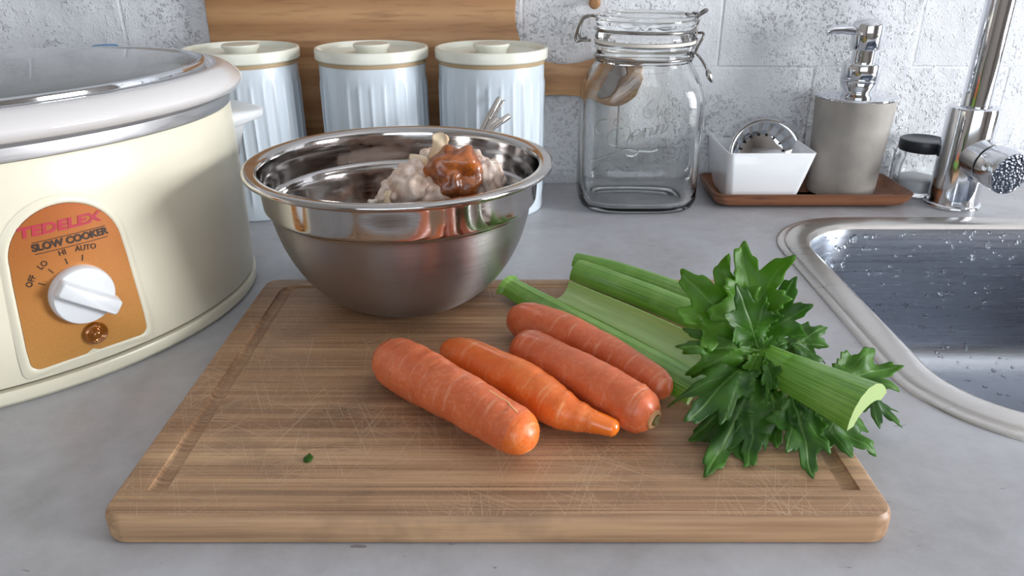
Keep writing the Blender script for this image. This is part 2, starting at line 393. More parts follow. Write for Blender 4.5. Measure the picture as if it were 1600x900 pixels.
# ================================================================== cutting board
BX0, BX1, BY0, BY1, BT = -0.2115, 0.1970, 0.3060, 0.609, 0.018
board = thing('cutting_board', 'thick worn bamboo cutting board with juice groove and handle slot', 'cutting board', ((BX0+BX1)/2, (BY0+BY1)/2, 0))
prof = [(0.003, 0.0), (0.0008, 0.0012), (0.0, 0.004), (0.0, BT-0.0045), (0.0007, BT-0.0022), (0.0022, BT-0.0006), (0.0045, BT)]
bo = obj('panel', MB().loft([rrect(BX0+i, BX1-i, BY0+i, BY1-i, 0.0125-i, z, 8) for i, z in prof]), BAMBOO, board, smooth=False)
bo.parent = None; bo.location = board.location
gx0, gx1, gy0, gy1 = G(243, 765, BT).x+0.001, G(1326, 760, BT).x, G(240, 766, BT).y, G(800, 447, BT).y
gr = 0.012
gp = [Vector((gx0, gy0, BT)), Vector((gx0, (gy0+gy1)/2, BT))]+[Vector((gx0+gr-gr*cos(a), gy1-gr+gr*sin(a), BT)) for a in [pi/2*k/8 for k in range(9)]]+[Vector(((gx0+gx1)/2, gy1, BT))]+[Vector((gx1-gr+gr*sin(a), gy1-gr+gr*cos(a), BT)) for a in [pi/2*k/8 for k in range(9)]]+[Vector((gx1, (gy0+gy1)/2, BT)), Vector((gx1, gy0, BT))]
def flat_tube(path, w_, h_):
    rings = []
    for i, p in enumerate(path):
        a = path[max(i-1, 0)]; b = path[min(i+1, len(path)-1)]; t = (b-a).normalized(); s_ = Vector((0, 0, 1)).cross(t)
        rings.append([p+s_*w_*cos(2*pi*k/14)+Vector((0, 0, h_*sin(2*pi*k/14))) for k in range(14)])
    return MB().loft(rings)
cut(bo, flat_tube(gp, 0.0052, 0.0032))
s0, s1 = G(1066, 457, BT), G(1243, 566, BT)
cut(bo, MB().loft([rrect(0.139-i, 0.165+i, s1.y-0.006-i, s0.y+0.010+i, 0.0129+i, z, 8) for i, z in ((0.003, -0.01), (0.0, 0.004), (0.0, BT-0.004), (0.0008, BT-0.0015), (0.003, BT+0.0003), (0.006, BT+0.01))]))
# the front strip is glued on: part the board along that joint
def half(src, name, keep_front):
    me = src.data.copy(); bm = bmesh.new(); bm.from_mesh(me); y = gy0-0.001-src.location.y+(-0.00012 if keep_front else 0.00012)
    res = bmesh.ops.bisect_plane(bm, geom=list(bm.verts)+list(bm.edges)+list(bm.faces), plane_co=(0, y, 0), plane_no=(0, 1, 0), clear_outer=keep_front, clear_inner=not keep_front)
    ed = [e for e in bm.edges if e.is_boundary]
    if ed: bmesh.ops.holes_fill(bm, edges=ed)
    bmesh.ops.recalc_face_normals(bm, faces=bm.faces)
    bm.to_mesh(me); bm.free(); me.polygons.foreach_set('use_smooth', [True]*len(me.polygons)); me.set_sharp_from_angle(angle=radians(28))
    o = bpy.data.objects.new(name, me); C.objects.link(o); o.parent = board; return o
p1 = half(bo, 'board_panel', False); p2 = half(bo, 'edge_strip', True)
bpy.data.objects.remove(bo)

# ================================================================== steel mixing bowl
BC = Vector((G(621, 258, 0.13).x, 0.5805, BT))
bowl = thing('mixing_bowl', 'round stainless steel mixing bowl standing on the cutting board', 'bowl', BC)
outer = [(0.0, 0.0008), (0.040, 0.0008), (0.046, 0.0), (0.050, 0.0012), (0.062, 0.008), (0.075, 0.020), (0.085, 0.034), (0.0925, 0.049), (0.0975, 0.064), (0.1005, 0.077), (0.1015, 0.0805)]
band = [(0.1015, 0.0805), (0.1028, 0.0825), (0.1046, 0.0838), (0.1052, 0.0860), (0.1062, 0.1000), (0.1072, 0.1085), (0.1090, 0.1102)]
lip = [(0.1090, 0.1102), (0.1135, 0.1092), (0.1162, 0.1084), (0.1176, 0.1092), (0.1180, 0.1108), (0.1172, 0.1124), (0.1155, 0.1130), (0.1120, 0.1128), (0.1082, 0.1120), (0.1064, 0.1100)]
inner = [(0.1064, 0.1100), (0.1052, 0.1000), (0.1042, 0.0862), (0.1036, 0.0848), (0.1018, 0.0834), (0.1007, 0.0805), (0.0995, 0.077), (0.0965, 0.064), (0.0915, 0.049), (0.084, 0.0345), (0.074, 0.021), (0.061, 0.0092), (0.049, 0.0024), (0.04, 0.0018), (0.0, 0.0018)]
def smoothprof(pr_, n=3):
    q = spline([Vector((a, b, 0)) for a, b in pr_], n); return [(max(p.x, 0), p.y) for p in q]
mb = MB()
def open_lathe(mb, prof, c, mi, seg=128):
    c = Vector(c); rings = [[c+Vector((max(r, 1e-5)*cos(2*pi*k/seg), max(r, 1e-5)*sin(2*pi*k/seg), z)) for k in range(seg)] for r, z in prof]
    mb.loft(rings, prof[0][0] < 1e-4, prof[-1][0] < 1e-4, mi=mi)
open_lathe(mb, outer[:2]+smoothprof(outer[1:], 4), BC, 1); open_lathe(mb, smoothprof(band), BC, 0)
open_lathe(mb, smoothprof(lip), BC, 0); open_lathe(mb, smoothprof(inner[:-2])+inner[-2:], BC, 0)
obj('bowl_shell', mb, [BOWLPOL, BOWLBR], bowl, angle=50)

# ================================================================== chicken carcass in the bowl
def lump(c, rx, ry, rz, amp, freq, seed, rot=0.0, sub=5, ridged=False):
    bm = bmesh.new(); bmesh.ops.create_icosphere(bm, subdivisions=sub, radius=1); vs = []
    for v in bm.verts:
        p = v.co.normalized(); q = p*freq+Vector((seed*3.7, seed*1.3, seed*7.1))
        d = mnoise.fractal(q, 1.0, 2.0, 2)
        if ridged: d = 0.5-abs(d)*1.4
        k = 1+amp*d; x, y, z = p.x*rx*k, p.y*ry*k, p.z*rz*k
        vs.append(Vector((c[0]+x*cos(rot)-y*sin(rot), c[1]+x*sin(rot)+y*cos(rot), c[2]+z)))
    fs = [[v.index for v in f.verts] for f in bm.faces]; bm.free(); return vs, fs
def skin_mat():
    m = Mt('roasted_skin', (164, 92, 34), 0.26, 0.0, Coat_Weight=0.6, Coat_Roughness=0.12, Subsurface_Weight=0.15, Subsurface_Radius=(0.004, 0.0015, 0.0006))
    p = m.pos(); a = m.noise(p, 55, 5, 0.65); b = m.noise(p, 170, 4, 0.6)
    c = m.mix(m.ramp(a, [(0.32, 0.0), (0.68, 1.0)]), (88, 36, 12), (182, 98, 30)); c = m.mix(m.ramp(b, [(0.5, 0.0), (0.72, 0.8)]), c, (74, 28, 12))
    m.set('Base Color', c); m.bump(m.math('ADD', m.noise(p, 260, 4, 0.6), m.math('MULTIPLY', a, 1.5)), 0.7, 0.0012); return m
def meat_mat():
    m = Mt('cooked_chicken_meat', (214, 192, 176), 0.36, 0.0, Subsurface_Weight=0.25, Subsurface_Radius=(0.004, 0.002, 0.0012), Coat_Weight=0.25)
    p = m.pos(); a = m.noise(p, 70, 5, 0.65, 0.8); b = m.noise(p, 34, 4)
    c = m.mix(m.ramp(a, [(0.35, 0.0), (0.66, 1.0)]), (194, 160, 138), (238, 222, 210)); c = m.mix(m.ramp(b, [(0.54, 0.0), (0.74, 0.75)]), c, (176, 128, 88))
    m.set('Base Color', c); m.bump(m.noise(m.pos(scale=(1, 1, 0.3)), 160, 4, 0.6), 0.45, 0.0010); return m
SKIN, MEAT = skin_mat(), meat_mat()
FAT = Mt('pale_skin_flap', (232, 208, 168), 0.34, 0.0, Subsurface_Weight=0.3, Subsurface_Radius=(0.004, 0.002, 0.001))
_t = FAT.noise(FAT.pos(), 90, 4); FAT.set('Base Color', FAT.mix(FAT.ramp(_t, [(0.45, 0.0), (0.7, 0.8)]), (236, 216, 184), (196, 140, 84))); FAT.bump(_t, 0.4, 0.001)
BONE = Mt('bone', (232, 222, 208), 0.35, 0.0, Coat_Weight=0.3)
cc = P(690, 300, 0.575)
carc = thing('chicken_carcass', 'picked roast chicken carcass with browned skin lying in the steel bowl', 'chicken carcass', (cc.x, 0.578, BT+0.004))
q = P(711, 272, 0.556); obj('browned_skin', MB().add(*lump((q.x, q.y, q.z-0.001), 0.0215, 0.017, 0.0215, 0.32, 1.3, 3)), SKIN, carc, angle=180)
mb = MB(); mb.add(*lump((cc.x-0.010, 0.580, BT+0.050), 0.042, 0.040, 0.040, 0.22, 1.5, 11)); obj('carcass_frame', mb, MEAT, carc, angle=180)
for (px, py, Y, rx, ry, rz, a, s_) in ((648, 292, 0.556, 0.0185, 0.016, 0.0195, 0.34, 5), (760, 282, 0.566, 0.0135, 0.014, 0.0180, 0.38, 8), (672, 262, 0.580, 0.012, 0.012, 0.0130, 0.45, 2), (614, 306, 0.556, 0.0110, 0.012, 0.0105, 0.5, 21), (676, 308, 0.548, 0.014, 0.010, 0.0150, 0.3, 4), (738, 262, 0.580, 0.016, 0.012, 0.012, 0.4, 6)):
    q = P(px, py, Y); obj('meat', MB().add(*lump(q, rx, ry, rz, a, 1.5, s_)), MEAT, carc, angle=180)
def sheet(grid, name, mat, parent, solid):
    mb = MB(); n = len(grid[0]); mb.loft(grid, False, False, closed=False); return obj(name, mb, mat, parent, angle=180, solid=solid, sub=2)
g_ = [[P(x, y, Y) for x, y, Y in row] for row in (((668, 250, 0.566), (684, 247, 0.562), (702, 243, 0.566)), ((673, 236, 0.569), (686, 234, 0.560), (699, 233, 0.567)), ((678, 224, 0.566), (688, 223, 0.562), (698, 226, 0.568)), ((674, 214, 0.563), (685, 214, 0.566), (703, 219, 0.562)), ((675, 212, 0.568), (690, 207, 0.570), (697, 209, 0.565)))]
sheet(g_, 'skin_flap', FAT, carc, 0.0022)
g_ = [[P(x, y, Y) for x, y, Y in row] for row in (((640, 262, 0.57), (650, 266, 0.562), (664, 272, 0.558)), ((641, 246, 0.575), (652, 250, 0.566), (668, 258, 0.562)), ((640, 241, 0.578), (654, 243, 0.573), (672, 246, 0.567)))]
sheet(g_, 'skin_flap', FAT, carc, 0.0022)
g_ = [[P(x, y, Y) for x, y, Y in row] for row in (((588, 318, 0.55), (600, 318, 0.545), (612, 322, 0.542)), ((592, 300, 0.556), (600, 302, 0.548), (610, 306, 0.545)), ((600, 288, 0.558), (606, 290, 0.553), (613, 294, 0.550)))]
sheet(g_, 'skin_flap', FAT, carc, 0.002)
g_ = [[P(x, y, Y) for x, y, Y in row] for row in (((630, 264, 0.572), (648, 254, 0.566), (664, 266, 0.560)), ((618, 282, 0.566), (640, 274, 0.552), (654, 276, 0.550), (676, 284, 0.552))[:1]+((646, 276, 0.548), (674, 284, 0.551)), ((606, 300, 0.560), (640, 292, 0.541), (682, 300, 0.545)), ((600, 320, 0.556), (642, 322, 0.540), (688, 324, 0.545)))]
sheet(g_, 'meat_fold', MEAT, carc, 0.003)
g_ = [[P(x, y, Y) for x, y, Y in row] for row in (((742, 242, 0.572), (750, 244, 0.566), (757, 250, 0.572)), ((748, 258, 0.566), (762, 260, 0.558), (772, 264, 0.570)), ((750, 278, 0.562), (766, 280, 0.552), (781, 286, 0.566)), ((748, 300, 0.562), (768, 304, 0.551), (786, 302, 0.564)))]
sheet(g_, 'meat_fold', MEAT, carc, 0.003)
obj('bone', MB().tube(spline([P(625, 296, 0.556), P(632, 280, 0.556), P(646, 262, 0.562)], 5), [0.0022, 0.002, 0.0018, 0.0017, 0.0017, 0.0017, 0.0018, 0.002, 0.0024, 0.003, 0.0028]), BONE, carc)
obj('bone', MB().tube(spline([P(576, 317, 0.545), P(590, 313, 0.55), P(607, 306, 0.556)], 5), [0.0020, 0.0026, 0.0018, 0.0017, 0.0017, 0.0017, 0.0018, 0.002, 0.0022, 0.0026, 0.0026]), BONE, carc)

# ================================================================== slow cooker
EA, EB, TH = 0.192, 0.150, radians(47.5)
E1, E2 = Vector((cos(TH), sin(TH), 0)), Vector((-sin(TH), cos(TH), 0))
CKC = Vector((-0.4035, 0.573, 0.0))
cook = thing('slow_cooker', 'old cream oval slow cooker with bronze control panel and white dial', 'slow cooker', CKC)
def ering(o, z, n=96): return [CKC+E1*((EA+o)*cos(2*pi*k/n))+E2*((EB+o)*sin(2*pi*k/n))+Vector((0, 0, z+(0.003 if z > 0.14 else 0.0))) for k in range(n)]
def lidring(k_, z, n=96): return [CKC+E1*((EA-0.0195)*k_*cos(2*pi*k/n))+E2*((EB-0.0195)*k_*sin(2*pi*k/n))+Vector((0, 0, z+0.003)) for k in range(n)]
def surf(s_, z, o=0.0):
    """a point of the body: s_ metres along the front from the middle of the long side, height z, o outwards"""
    ph = -pi/2+s_/EA; nrm = (E1*(cos(ph)/EA)+E2*(sin(ph)/EB)).normalized()
    return CKC+E1*(EA*cos(ph))+E2*(EB*sin(ph))+nrm*o+Vector((0, 0, z+0.0035))
obj('body', MB().loft([ering(-0.003, 0.0132), ering(-0.0008, 0.0136), ering(0.0, 0.0155), ering(0.0008, 0.05), ering(0.0012, 0.09), ering(0.0006, 0.13), ering(0.0, 0.1555), ering(-0.001, 0.1572), ering(-0.004, 0.1575)]), CREAM, cook)
obj('base_gap', MB().loft([ering(-0.004, 0.010), ering(-0.004, 0.0138)]), DARKGAP, cook)
obj('base_ring', MB().loft([ering(-0.008, 0.0), ering(-0.001, 0.0004), ering(0.0012, 0.003), ering(0.0016, 0.0095), ering(0.0008, 0.0112), ering(-0.003, 0.0116)]), CREAM, cook)
obj('metal_band', MB().loft([ering(-0.004, 0.1572), ering(0.0002, 0.1580), ering(0.0006, 0.1600), ering(0.0004, 0.1665), ering(-0.002, 0.1690), ering(-0.01, 0.1690)]), BANDM, cook)
crk = [(-0.012, 0.1692), (-0.001, 0.1692), (0.006, 0.1700), (0.0105, 0.1722), (0.0125, 0.1760), (0.0115, 0.1792), (0.007, 0.1838), (0.000, 0.1880), (-0.006, 0.1890), (-0.0105, 0.1880), (-0.013, 0.1850), (-0.022, 0.1838), (-0.026, 0.175)]
crk = [(p.x, p.y) for p in spline([Vector((a, b, 0)) for a, b in crk], 3)]
obj('crock_rim', MB().loft([ering(o, z) for o, z in crk], False, False), CERAM, cook, angle=60)
obj('crock_inside', MB().loft([ering(-0.026, 0.175), ering(-0.028, 0.13), ering(-0.032, 0.06), ering(-0.06, 0.04)], False, True), Mt('crock_inner_glaze', (120, 112, 104), 0.3), cook)
lid = obj('lid_rim', MB().loft([ering(o, z) for o, z in ((-0.0165, 0.1846), (-0.0150, 0.1850), (-0.0146, 0.1905), (-0.0152, 0.1922), (-0.0175, 0.1930), (-0.0195, 0.1926), (-0.0205, 0.1905), (-0.020, 0.1850))], loop=True), CHROME, cook)
gl = [(1.0, 0.1905), (0.96, 0.1922), (0.85, 0.1945), (0.65, 0.1968), (0.4, 0.1984), (0.2, 0.1990), (0.08, 0.1991)]
obj('lid_glass', MB().loft([lidring(o, z) for o, z in gl]+[lidring(o, z-0.003) for o, z in gl[::-1]], True, True), LIDG, cook, angle=60)
kc = CKC+Vector((0, 0, 0.202))
obj('lid_knob', MB().lathe([(0.0, 0.0), (0.013, 0.0), (0.011, 0.006), (0.012, 0.010), (0.018, 0.014), (0.0195, 0.019), (0.017, 0.023), (0.008, 0.0245), (0.0, 0.0245)], kc, 40), BLACK, cook)
for sg in (1, -1):
    # side handle: a shelf that sticks out from the end of the oval, with a web below
    ec = CKC+E1*sg*(EA-0.001); rings = []
    for dx, hw, z0, z1 in ((-0.006, 0.040, 0.129, 0.1455), (0.006, 0.040, 0.131, 0.1450), (0.018, 0.038, 0.1335, 0.1440), (0.028, 0.034, 0.1340, 0.1436), (0.034, 0.027, 0.1350, 0.1430), (0.0365, 0.018, 0.1370, 0.1415)):
        c = ec+E1*sg*dx; m_ = (z0+z1)/2; hh = (z1-z0)/2; ring = []
        for k in range(28):
            a = 2*pi*k/28; cx, sx_ = cos(a), sin(a); e_ = 0.35
            ring.append(c+E2*hw*(abs(cx)**e_)*(1 if cx >= 0 else -1)+Vector((0, 0, m_+hh*(abs(sx_)**e_)*(1 if sx_ >= 0 else -1))))
        rings.append(ring)
    h_ = obj('handle', MB().loft(rings), PLASW, cook, angle=50)
    web = MB()
    rings = []
    for z, hw, d in ((0.132, 0.036, 0.012), (0.118, 0.034, 0.006), (0.104, 0.030, 0.0035), (0.096, 0.024, 0.002)):
        rings.append([ec+E2*a+E1*sg*b+Vector((0, 0, z)) for a, b in ((-hw, -0.006), (-hw, d*0.6), (-hw*0.85, d), (hw*0.85, d), (hw, d*0.6), (hw, -0.006))])
    web.loft(rings); obj('handle_web', web, PLASW, h_, angle=50)
# control panel, bent round the body
def panel_outline(g):
    """closed outline grown by g: straight foot with small corners, arched head"""
    w_, zb, zs, hd = 0.0385+g, 0.0185-g, 0.092, 0.0345+g; r = 0.006; out = []
    for cx, a0 in ((w_-r, 270),):
        for k in range(7): a = radians(a0+15*k); out.append((cx+r*cos(a), zb+r+r*sin(a)))
    for k in range(6): out.append((w_-0.0006*k, zb+r+(zs-zb-r)*(k+1)/7))
    for k in range(33):
        a = pi*k/32; out.append(((w_-0.004)*cos(a), zs+hd*sin(a)))
    for k in range(5, -1, -1): out.append((-w_+0.0006*k, zb+r+(zs-zb-r)*(k+1)/7))
    for k in range(7): a = radians(180+15*k); out.append((-w_+r+r*cos(a), zb+r+r*sin(a)))
    return out
base_o = panel_outline(0.0)
def panel_rings(levels):
    return [[surf(s_*k, 0.07+(z-0.07)*k, o) for s_, z in panel_outline(g)] for g, k, o in levels]
plate = MB().loft(panel_rings([(0.0, 1.0, 0.0005), (0.0, 1.0, 0.0022), (0.0, 0.8, 0.0022), (0.0, 0.55, 0.0022), (0.0, 0.3, 0.0022), (0.0, 0.02, 0.0022)]), False, True)
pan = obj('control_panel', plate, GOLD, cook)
obj('panel_bezel', MB().loft(panel_rings([(0.0060, 1, 0.0009), (0.0042, 1, 0.0018), (0.0025, 1, 0.0026), (0.0012, 1, 0.0027), (0.0002, 1, 0.0018)]), False, False), CREAM, pan, angle=70)
def lettering(name, body, s_, z, size, mat, bold=0, shear=0, sx=1.0, rot=0.0):
    vs, fs = text_geo(body, size, bold, shear, 0.0002, sx, rot)
    o = obj(name, MB().add([surf(s_+x, z+y, 0.0024+zz) for x, y, zz in vs], fs), mat, pan, smooth=False); return o
lettering('lettering', 'TEDELEX', -0.0015, 0.1125, 0.0092, INKRED, 0.00038, 0.12, 1.32)
lettering('lettering', 'SLOW COOKER', 0.0030, 0.1015, 0.0066, INK, 0.00028, 0, 0.98)
for zz in (0.1052, 0.0974):
    obj('printed_rule', MB().loft([[surf(0.003+s_, zz+d, o) for d, o in ((-0.0002, 0.0022), (0.0002, 0.0022), (0.0002, 0.0026), (-0.0002, 0.0026))] for s_ in [-0.0225+0.0045*k for k in range(11)]]), INK, pan, smooth=False)
DS, DZ, DR = 0.0008, 0.0635, 0.0208
for body, ang in (('OFF', 147), ('LO', 124), ('HI', 99), ('AUTO', 76)):
    a = radians(ang); lettering('lettering', body, DS+cos(a)*(DR+0.0105)+(0.002 if body == 'AUTO' else 0), DZ+sin(a)*(DR+0.0105), 0.0053, INK, 0.00005, 0, 0.9, a-pi/2 if ang > 120 else (a-pi/2)*0.5)
    q0, q1 = DR+0.002, DR+0.0062; t_ = 0.0003
    obj('tick_mark', MB().loft([[surf(DS+cos(a)*q_-sin(a)*t_*sg, DZ+sin(a)*q_+cos(a)*t_*sg, o) for sg, o in ((-1, 0.0022), (1, 0.0022), (1, 0.0026), (-1, 0.0026))] for q_ in (q0, q1)]), INK, pan, smooth=False)
fn = (surf(DS, DZ, 1)-surf(DS, DZ, 0)).normalized(); fr = Vector((0, 0, 1)).cross(fn).normalized()
dial = obj('dial', MB().lathe([(r_*0.94, z_) for r_, z_ in [(0.0, 0.0), (0.0215, 0.0), (0.0217, 0.002), (0.0213, 0.0062), (0.0203, 0.0078), (0.0188, 0.0082), (0.0, 0.0082)]], surf(DS, DZ, 0.0015), 64, axis=fn), PLASW, cook)
ga = radians(-37); gd = fr*cos(ga)+Vector((0, 0, 1))*sin(ga); gs = fn.cross(gd); rings = []
for h_, hl, hw in ((0.006, 0.0205, 0.0066), (0.010, 0.0207, 0.0060), (0.0148, 0.0204, 0.0052), (0.0160, 0.0194, 0.0044)):
    c = surf(DS, DZ, 0.0015)+fn*h_+gd*0.0012
    rings.append([c+gd*p.x+gs*p.y for p in rrect(-hl, hl, -hw, hw, 0.0022, 0, 4)])
obj('dial_grip', MB().loft(rings), PLASW, dial, angle=50)
ln = surf(0.0035, 0.0322, 0.0018); ax = (surf(0.0035, 0.03, 1)-surf(0.0035, 0.03, 0)).normalized()
obj('indicator_lamp', MB().lathe([(0.0, 0.0), (0.0082, 0.0), (0.0082, 0.0012), (0.0072, 0.0024), (0.0062, 0.0030), (0.0056, 0.0026), (0.0046, 0.0038), (0.0040, 0.0034), (0.0032, 0.0046), (0.0026, 0.0042), (0.0016, 0.0052), (0.0, 0.0050)], ln, 40, axis=ax), AMBER, cook, angle=60)

# ================================================================== storage canisters
def canister(c, label, turn):
    R_, H_ = 0.0578, 0.164; c = Vector((*c, 0))
    t = thing('storage_canister', label, 'canister', c, 'ribbed canisters along the wall')
    nr = 28; seg = nr*8; rings = []
    def rr(k, amp):
        ph = (k % 8)/8.0; return R_+amp*(max(0.0, cos(2*pi*(ph-0.5)))**3)*0.0015-amp*0.0004
    for z, dr_, amp in ((0.0, -0.002, 0), (0.001, -0.0004, 0), (0.003, 0, 0), (0.016, 0, 0), (0.0215, 0, 1), (0.05, 0, 1), (0.09, 0, 1), (0.142, 0, 1), (0.148, 0, 0), (0.158, 0, 0), (H_, -0.0006, 0)):
        rings.append([c+Vector(((rr(k, amp)+dr_)*cos(2*pi*(k/seg)+turn), (rr(k, amp)+dr_)*sin(2*pi*(k/seg)+turn), z)) for k in range(seg)])
    obj('body', MB().loft(rings), CANB, t, angle=60)
    obj('seal', MB().lathe([(0.050, H_-0.001), (0.0580, H_-0.001), (0.0585, H_+0.0022), (0.0580, H_+0.0036), (0.050, H_+0.0036)], c, 64, closedprof=True), CANSEAL, t)
    z = H_+0.0036
    l = obj('lid', MB().lathe([(0.0, z), (0.0600, z), (0.0612, z+0.0012), (0.0614, z+0.0095), (0.0606, z+0.0115), (0.0585, z+0.0118), (0.0568, z+0.0102), (0.0555, z+0.0060), (0.0, z+0.0052)], c, 96), CANL, t)
    obj('knob', MB().lathe([(0.0, z+0.004), (0.0165, z+0.004), (0.0168, z+0.0085), (0.0195, z+0.0120), (0.0200, z+0.0136), (0.0188, z+0.0150), (0.0, z+0.0154)], c, 48), CANL, l)
    return t
canister((-0.2925, 0.861), 'pale blue ribbed canister with cream lid, right behind the slow cooker', 0.05)
canister((-0.1525, 0.867), 'pale blue ribbed canister with cream lid, middle of the three', 0.0)
canister((-0.0224, 0.867), 'pale blue ribbed canister with cream lid, nearest the glass jar', 0.08)

# ------------------------------------------------------------------ paddle board leaning on the wall
pb = thing('paddle_board', 'honey wood paddle board on its side, leaning on wall behind canisters', 'serving board', (-0.17, 0.94, 0))
ol = [(-0.352, 0.006), (-0.346, 0.0), (-0.01, 0.0), (0.004, 0.012), (0.006, 0.06), (0.010, 0.090), (0.022, 0.108), (0.045, 0.114), (0.085, 0.112), (0.110, 0.104), (0.130, 0.103), (0.146, 0.112), (0.152, 0.124), (0.156, 0.140), (0.148, 0.156), (0.130, 0.161), (0.105, 0.158), (0.080, 0.151), (0.050, 0.150), (0.022, 0.160), (0.010, 0.176), (0.004, 0.200), (0.004, 0.255), (-0.010, 0.274), (-0.340, 0.274), (-0.354, 0.262)]
ol3 = spline([Vector((x, 0, z)) for x, z in ol+[ol[0]]], 5)[:-1]
lean = lambda z: 0.933+z*0.034
def inset(ol_, d):
    n = len(ol_); out = []
    for i, p in enumerate(ol_):
        t = (ol_[(i+1) % n]-ol_[i-1]).normalized(); out.append(p+Vector((-t.z, 0, t.x))*d)
    return out
hc = Vector((0.120, 0, 0.131)); hole = spline([hc+Vector((a, 0, b)) for a, b in ((0.012, 0.017), (-0.004, 0.013), (-0.009, 0.004), (-0.016, -0.006), (-0.022, -0.012), (-0.018, -0.019), (-0.006, -0.018), (0.004, -0.010), (0.008, 0.002), (0.016, 0.008), (0.018, 0.014), (0.012, 0.017))], 4)[:-1]
def pface(ring, dy):
    bm = bmesh.new(); ed = []
    for loop in (ring, hole):
        vv = [bm.verts.new((p.x, lean(p.z)+dy, p.z)) for p in loop]; ed += [bm.edges.new((vv[i-1], vv[i])) for i in range(len(vv))]
    bmesh.ops.triangle_fill(bm, edges=ed, use_beauty=True, use_dissolve=False); bm.verts.index_update()
    out = [v.co.copy() for v in bm.verts], [[v.index for v in f.verts] for f in bm.faces]; bm.free(); return out
lev = ((0.0, 0.0024), (0.0006, 0.0008), (0.002, 0), (0.0105, 0), (0.0125, 0.002))
pmb = MB().loft([[Vector((p.x, lean(p.z)+dy, p.z)) for p in inset(ol3, d_)] for dy, d_ in lev], False, False)
pmb.loft([[Vector((p.x, lean(p.z)+dy, p.z)) for p in hole] for dy in (0.0, 0.0125)], False, False)
pmb.add(*pface(inset(ol3, 0.0024), 0.0)); pmb.add(*pface(inset(ol3, 0.002), 0.0125))
pm = obj('board', pmb, BACKW, pb, smooth=True, angle=30)
# wooden peg on the wall above the jar
q = P(934, 4, 0.94)
tag(obj('wall_peg', MB().lathe([(0.0, 0.0), (0.0045, 0.0), (0.0045, 0.018), (0.0065, 0.020), (0.0068, 0.025), (0.0045, 0.028), (0.0, 0.0285)], (q.x, Y_W+0.006, q.z+0.002), 24, axis=(-0.15, -1, -0.1)), BACKW, loc=(q.x, Y_W, q.z)), 'small brown wooden peg on the wall above the glass jar', 'wall peg')
# blue cap that just shows over the far edge of the cooker
q = P(163, 70, 0.90)
bt = thing('bottle', 'blue capped bottle hidden behind slow cooker, only the cap top showing', 'bottle', (q.x, 0.90, 0))
obj('bottle_body', MB().lathe([(0.0, 0.0), (0.030, 0.0), (0.032, 0.004), (0.032, 0.11), (0.026, 0.13), (0.014, 0.142), (0.014, q.z-0.02), (0.0, q.z-0.02)], (q.x, 0.90, 0), 40), PLASW, bt)
obj('cap', MB().lathe([(0.0, q.z-0.021), (0.0165, q.z-0.021), (0.0168, q.z-0.004), (0.013, q.z-0.0005), (0.0, q.z+0.001)], (q.x, 0.90, 0), 32), BLUE, bt)

# ------------------------------------------------------------------ steel utensil handles standing up behind the bowl
base = (0.0, 0.0)
for k, (a, b, r, lab) in enumerate((((757, 196), (781.5, 152), 0.0034, 'tallest steel utensil handle poking up behind the bowl, leaning on canister'),
                                   ((761, 197), (788.5, 156), 0.0016, 'thinnest steel utensil handle behind bowl, just right of the tallest one'),
                                   ((764, 200), (779, 184), 0.0040, 'shortest steel utensil handle behind bowl, between its longer neighbours'),
                                   ((767, 201), (797, 180), 0.0030, 'most slanted steel utensil handle behind bowl, leaning right'))):
    Yt = 0.802-0.0095*k; tp = P(*b, Yt); lo = P(*a, Yt-0.012); d = (tp-lo).normalized()
    foot = lo-d*((lo.z-r*1.1)/d.z); foot.x = max(foot.x, lo.x-0.05); foot.y = 0.745-0.009*k
    pth = [foot]+[foot.lerp(lo, t) for t in (0.03, 0.5, 0.9)]+[lo.lerp(tp, t) for t in (0.1, 0.5, 0.9, 0.97, 1.0)]
    tag(obj('utensil_handle', MB().tube(pth, [r*0.8, r, r, r, r, r, r, r*0.8, r*0.35], 14), STEEL, loc=foot), lab, 'utensil', 'steel utensil handles behind the bowl')

# ================================================================== clip-top glass jar
JC = Vector((0.1450, 0.8765, 0)); JHX, JHY = 0.0680, 0.0540
jar = thing('clip_top_jar', 'large empty clear glass jar with wire clip lid and embossed lettering', 'jar', JC)
def jring(hx, hy, e, z, n=96):
    out = []
    for k in range(n):
        a = 2*pi*k/n; c_, s_ = cos(a), sin(a)
        out.append(JC+Vector((hx*abs(c_)**(2/e)*(1 if c_ >= 0 else -1), hy*abs(s_)**(2/e)*(1 if s_ >= 0 else -1), z)))
    return out
NR = 0.0525
outp = [(0.050, 0.039, 3.0, 0.0022), (0.056, 0.044, 3.2, 0.0003), (0.0610, 0.0480, 3.4, 0.0010), (0.0655, 0.0518, 3.6, 0.0055), (0.0682, 0.0536, 3.7, 0.013), (JHX, JHY, 3.7, 0.03), (JHX, JHY, 3.7, 0.075), (JHX, JHY, 3.7, 0.118), (0.0672, 0.0540, 3.4, 0.130), (0.0645, 0.0540, 2.9, 0.1405), (0.0600, 0.0538, 2.4, 0.1500), (0.0560, 0.0534, 2.1, 0.1570), (NR+0.001, NR+0.001, 2, 0.1615), (NR, NR, 2, 0.1640), (NR+0.0012, NR+0.0012, 2, 0.1655), (NR, NR, 2, 0.1672), (NR, NR, 2, 0.1765), (NR+0.0020, NR+0.0020, 2, 0.1785), (NR+0.0020, NR+0.0020, 2, 0.1815), (NR, NR, 2, 0.1825)]
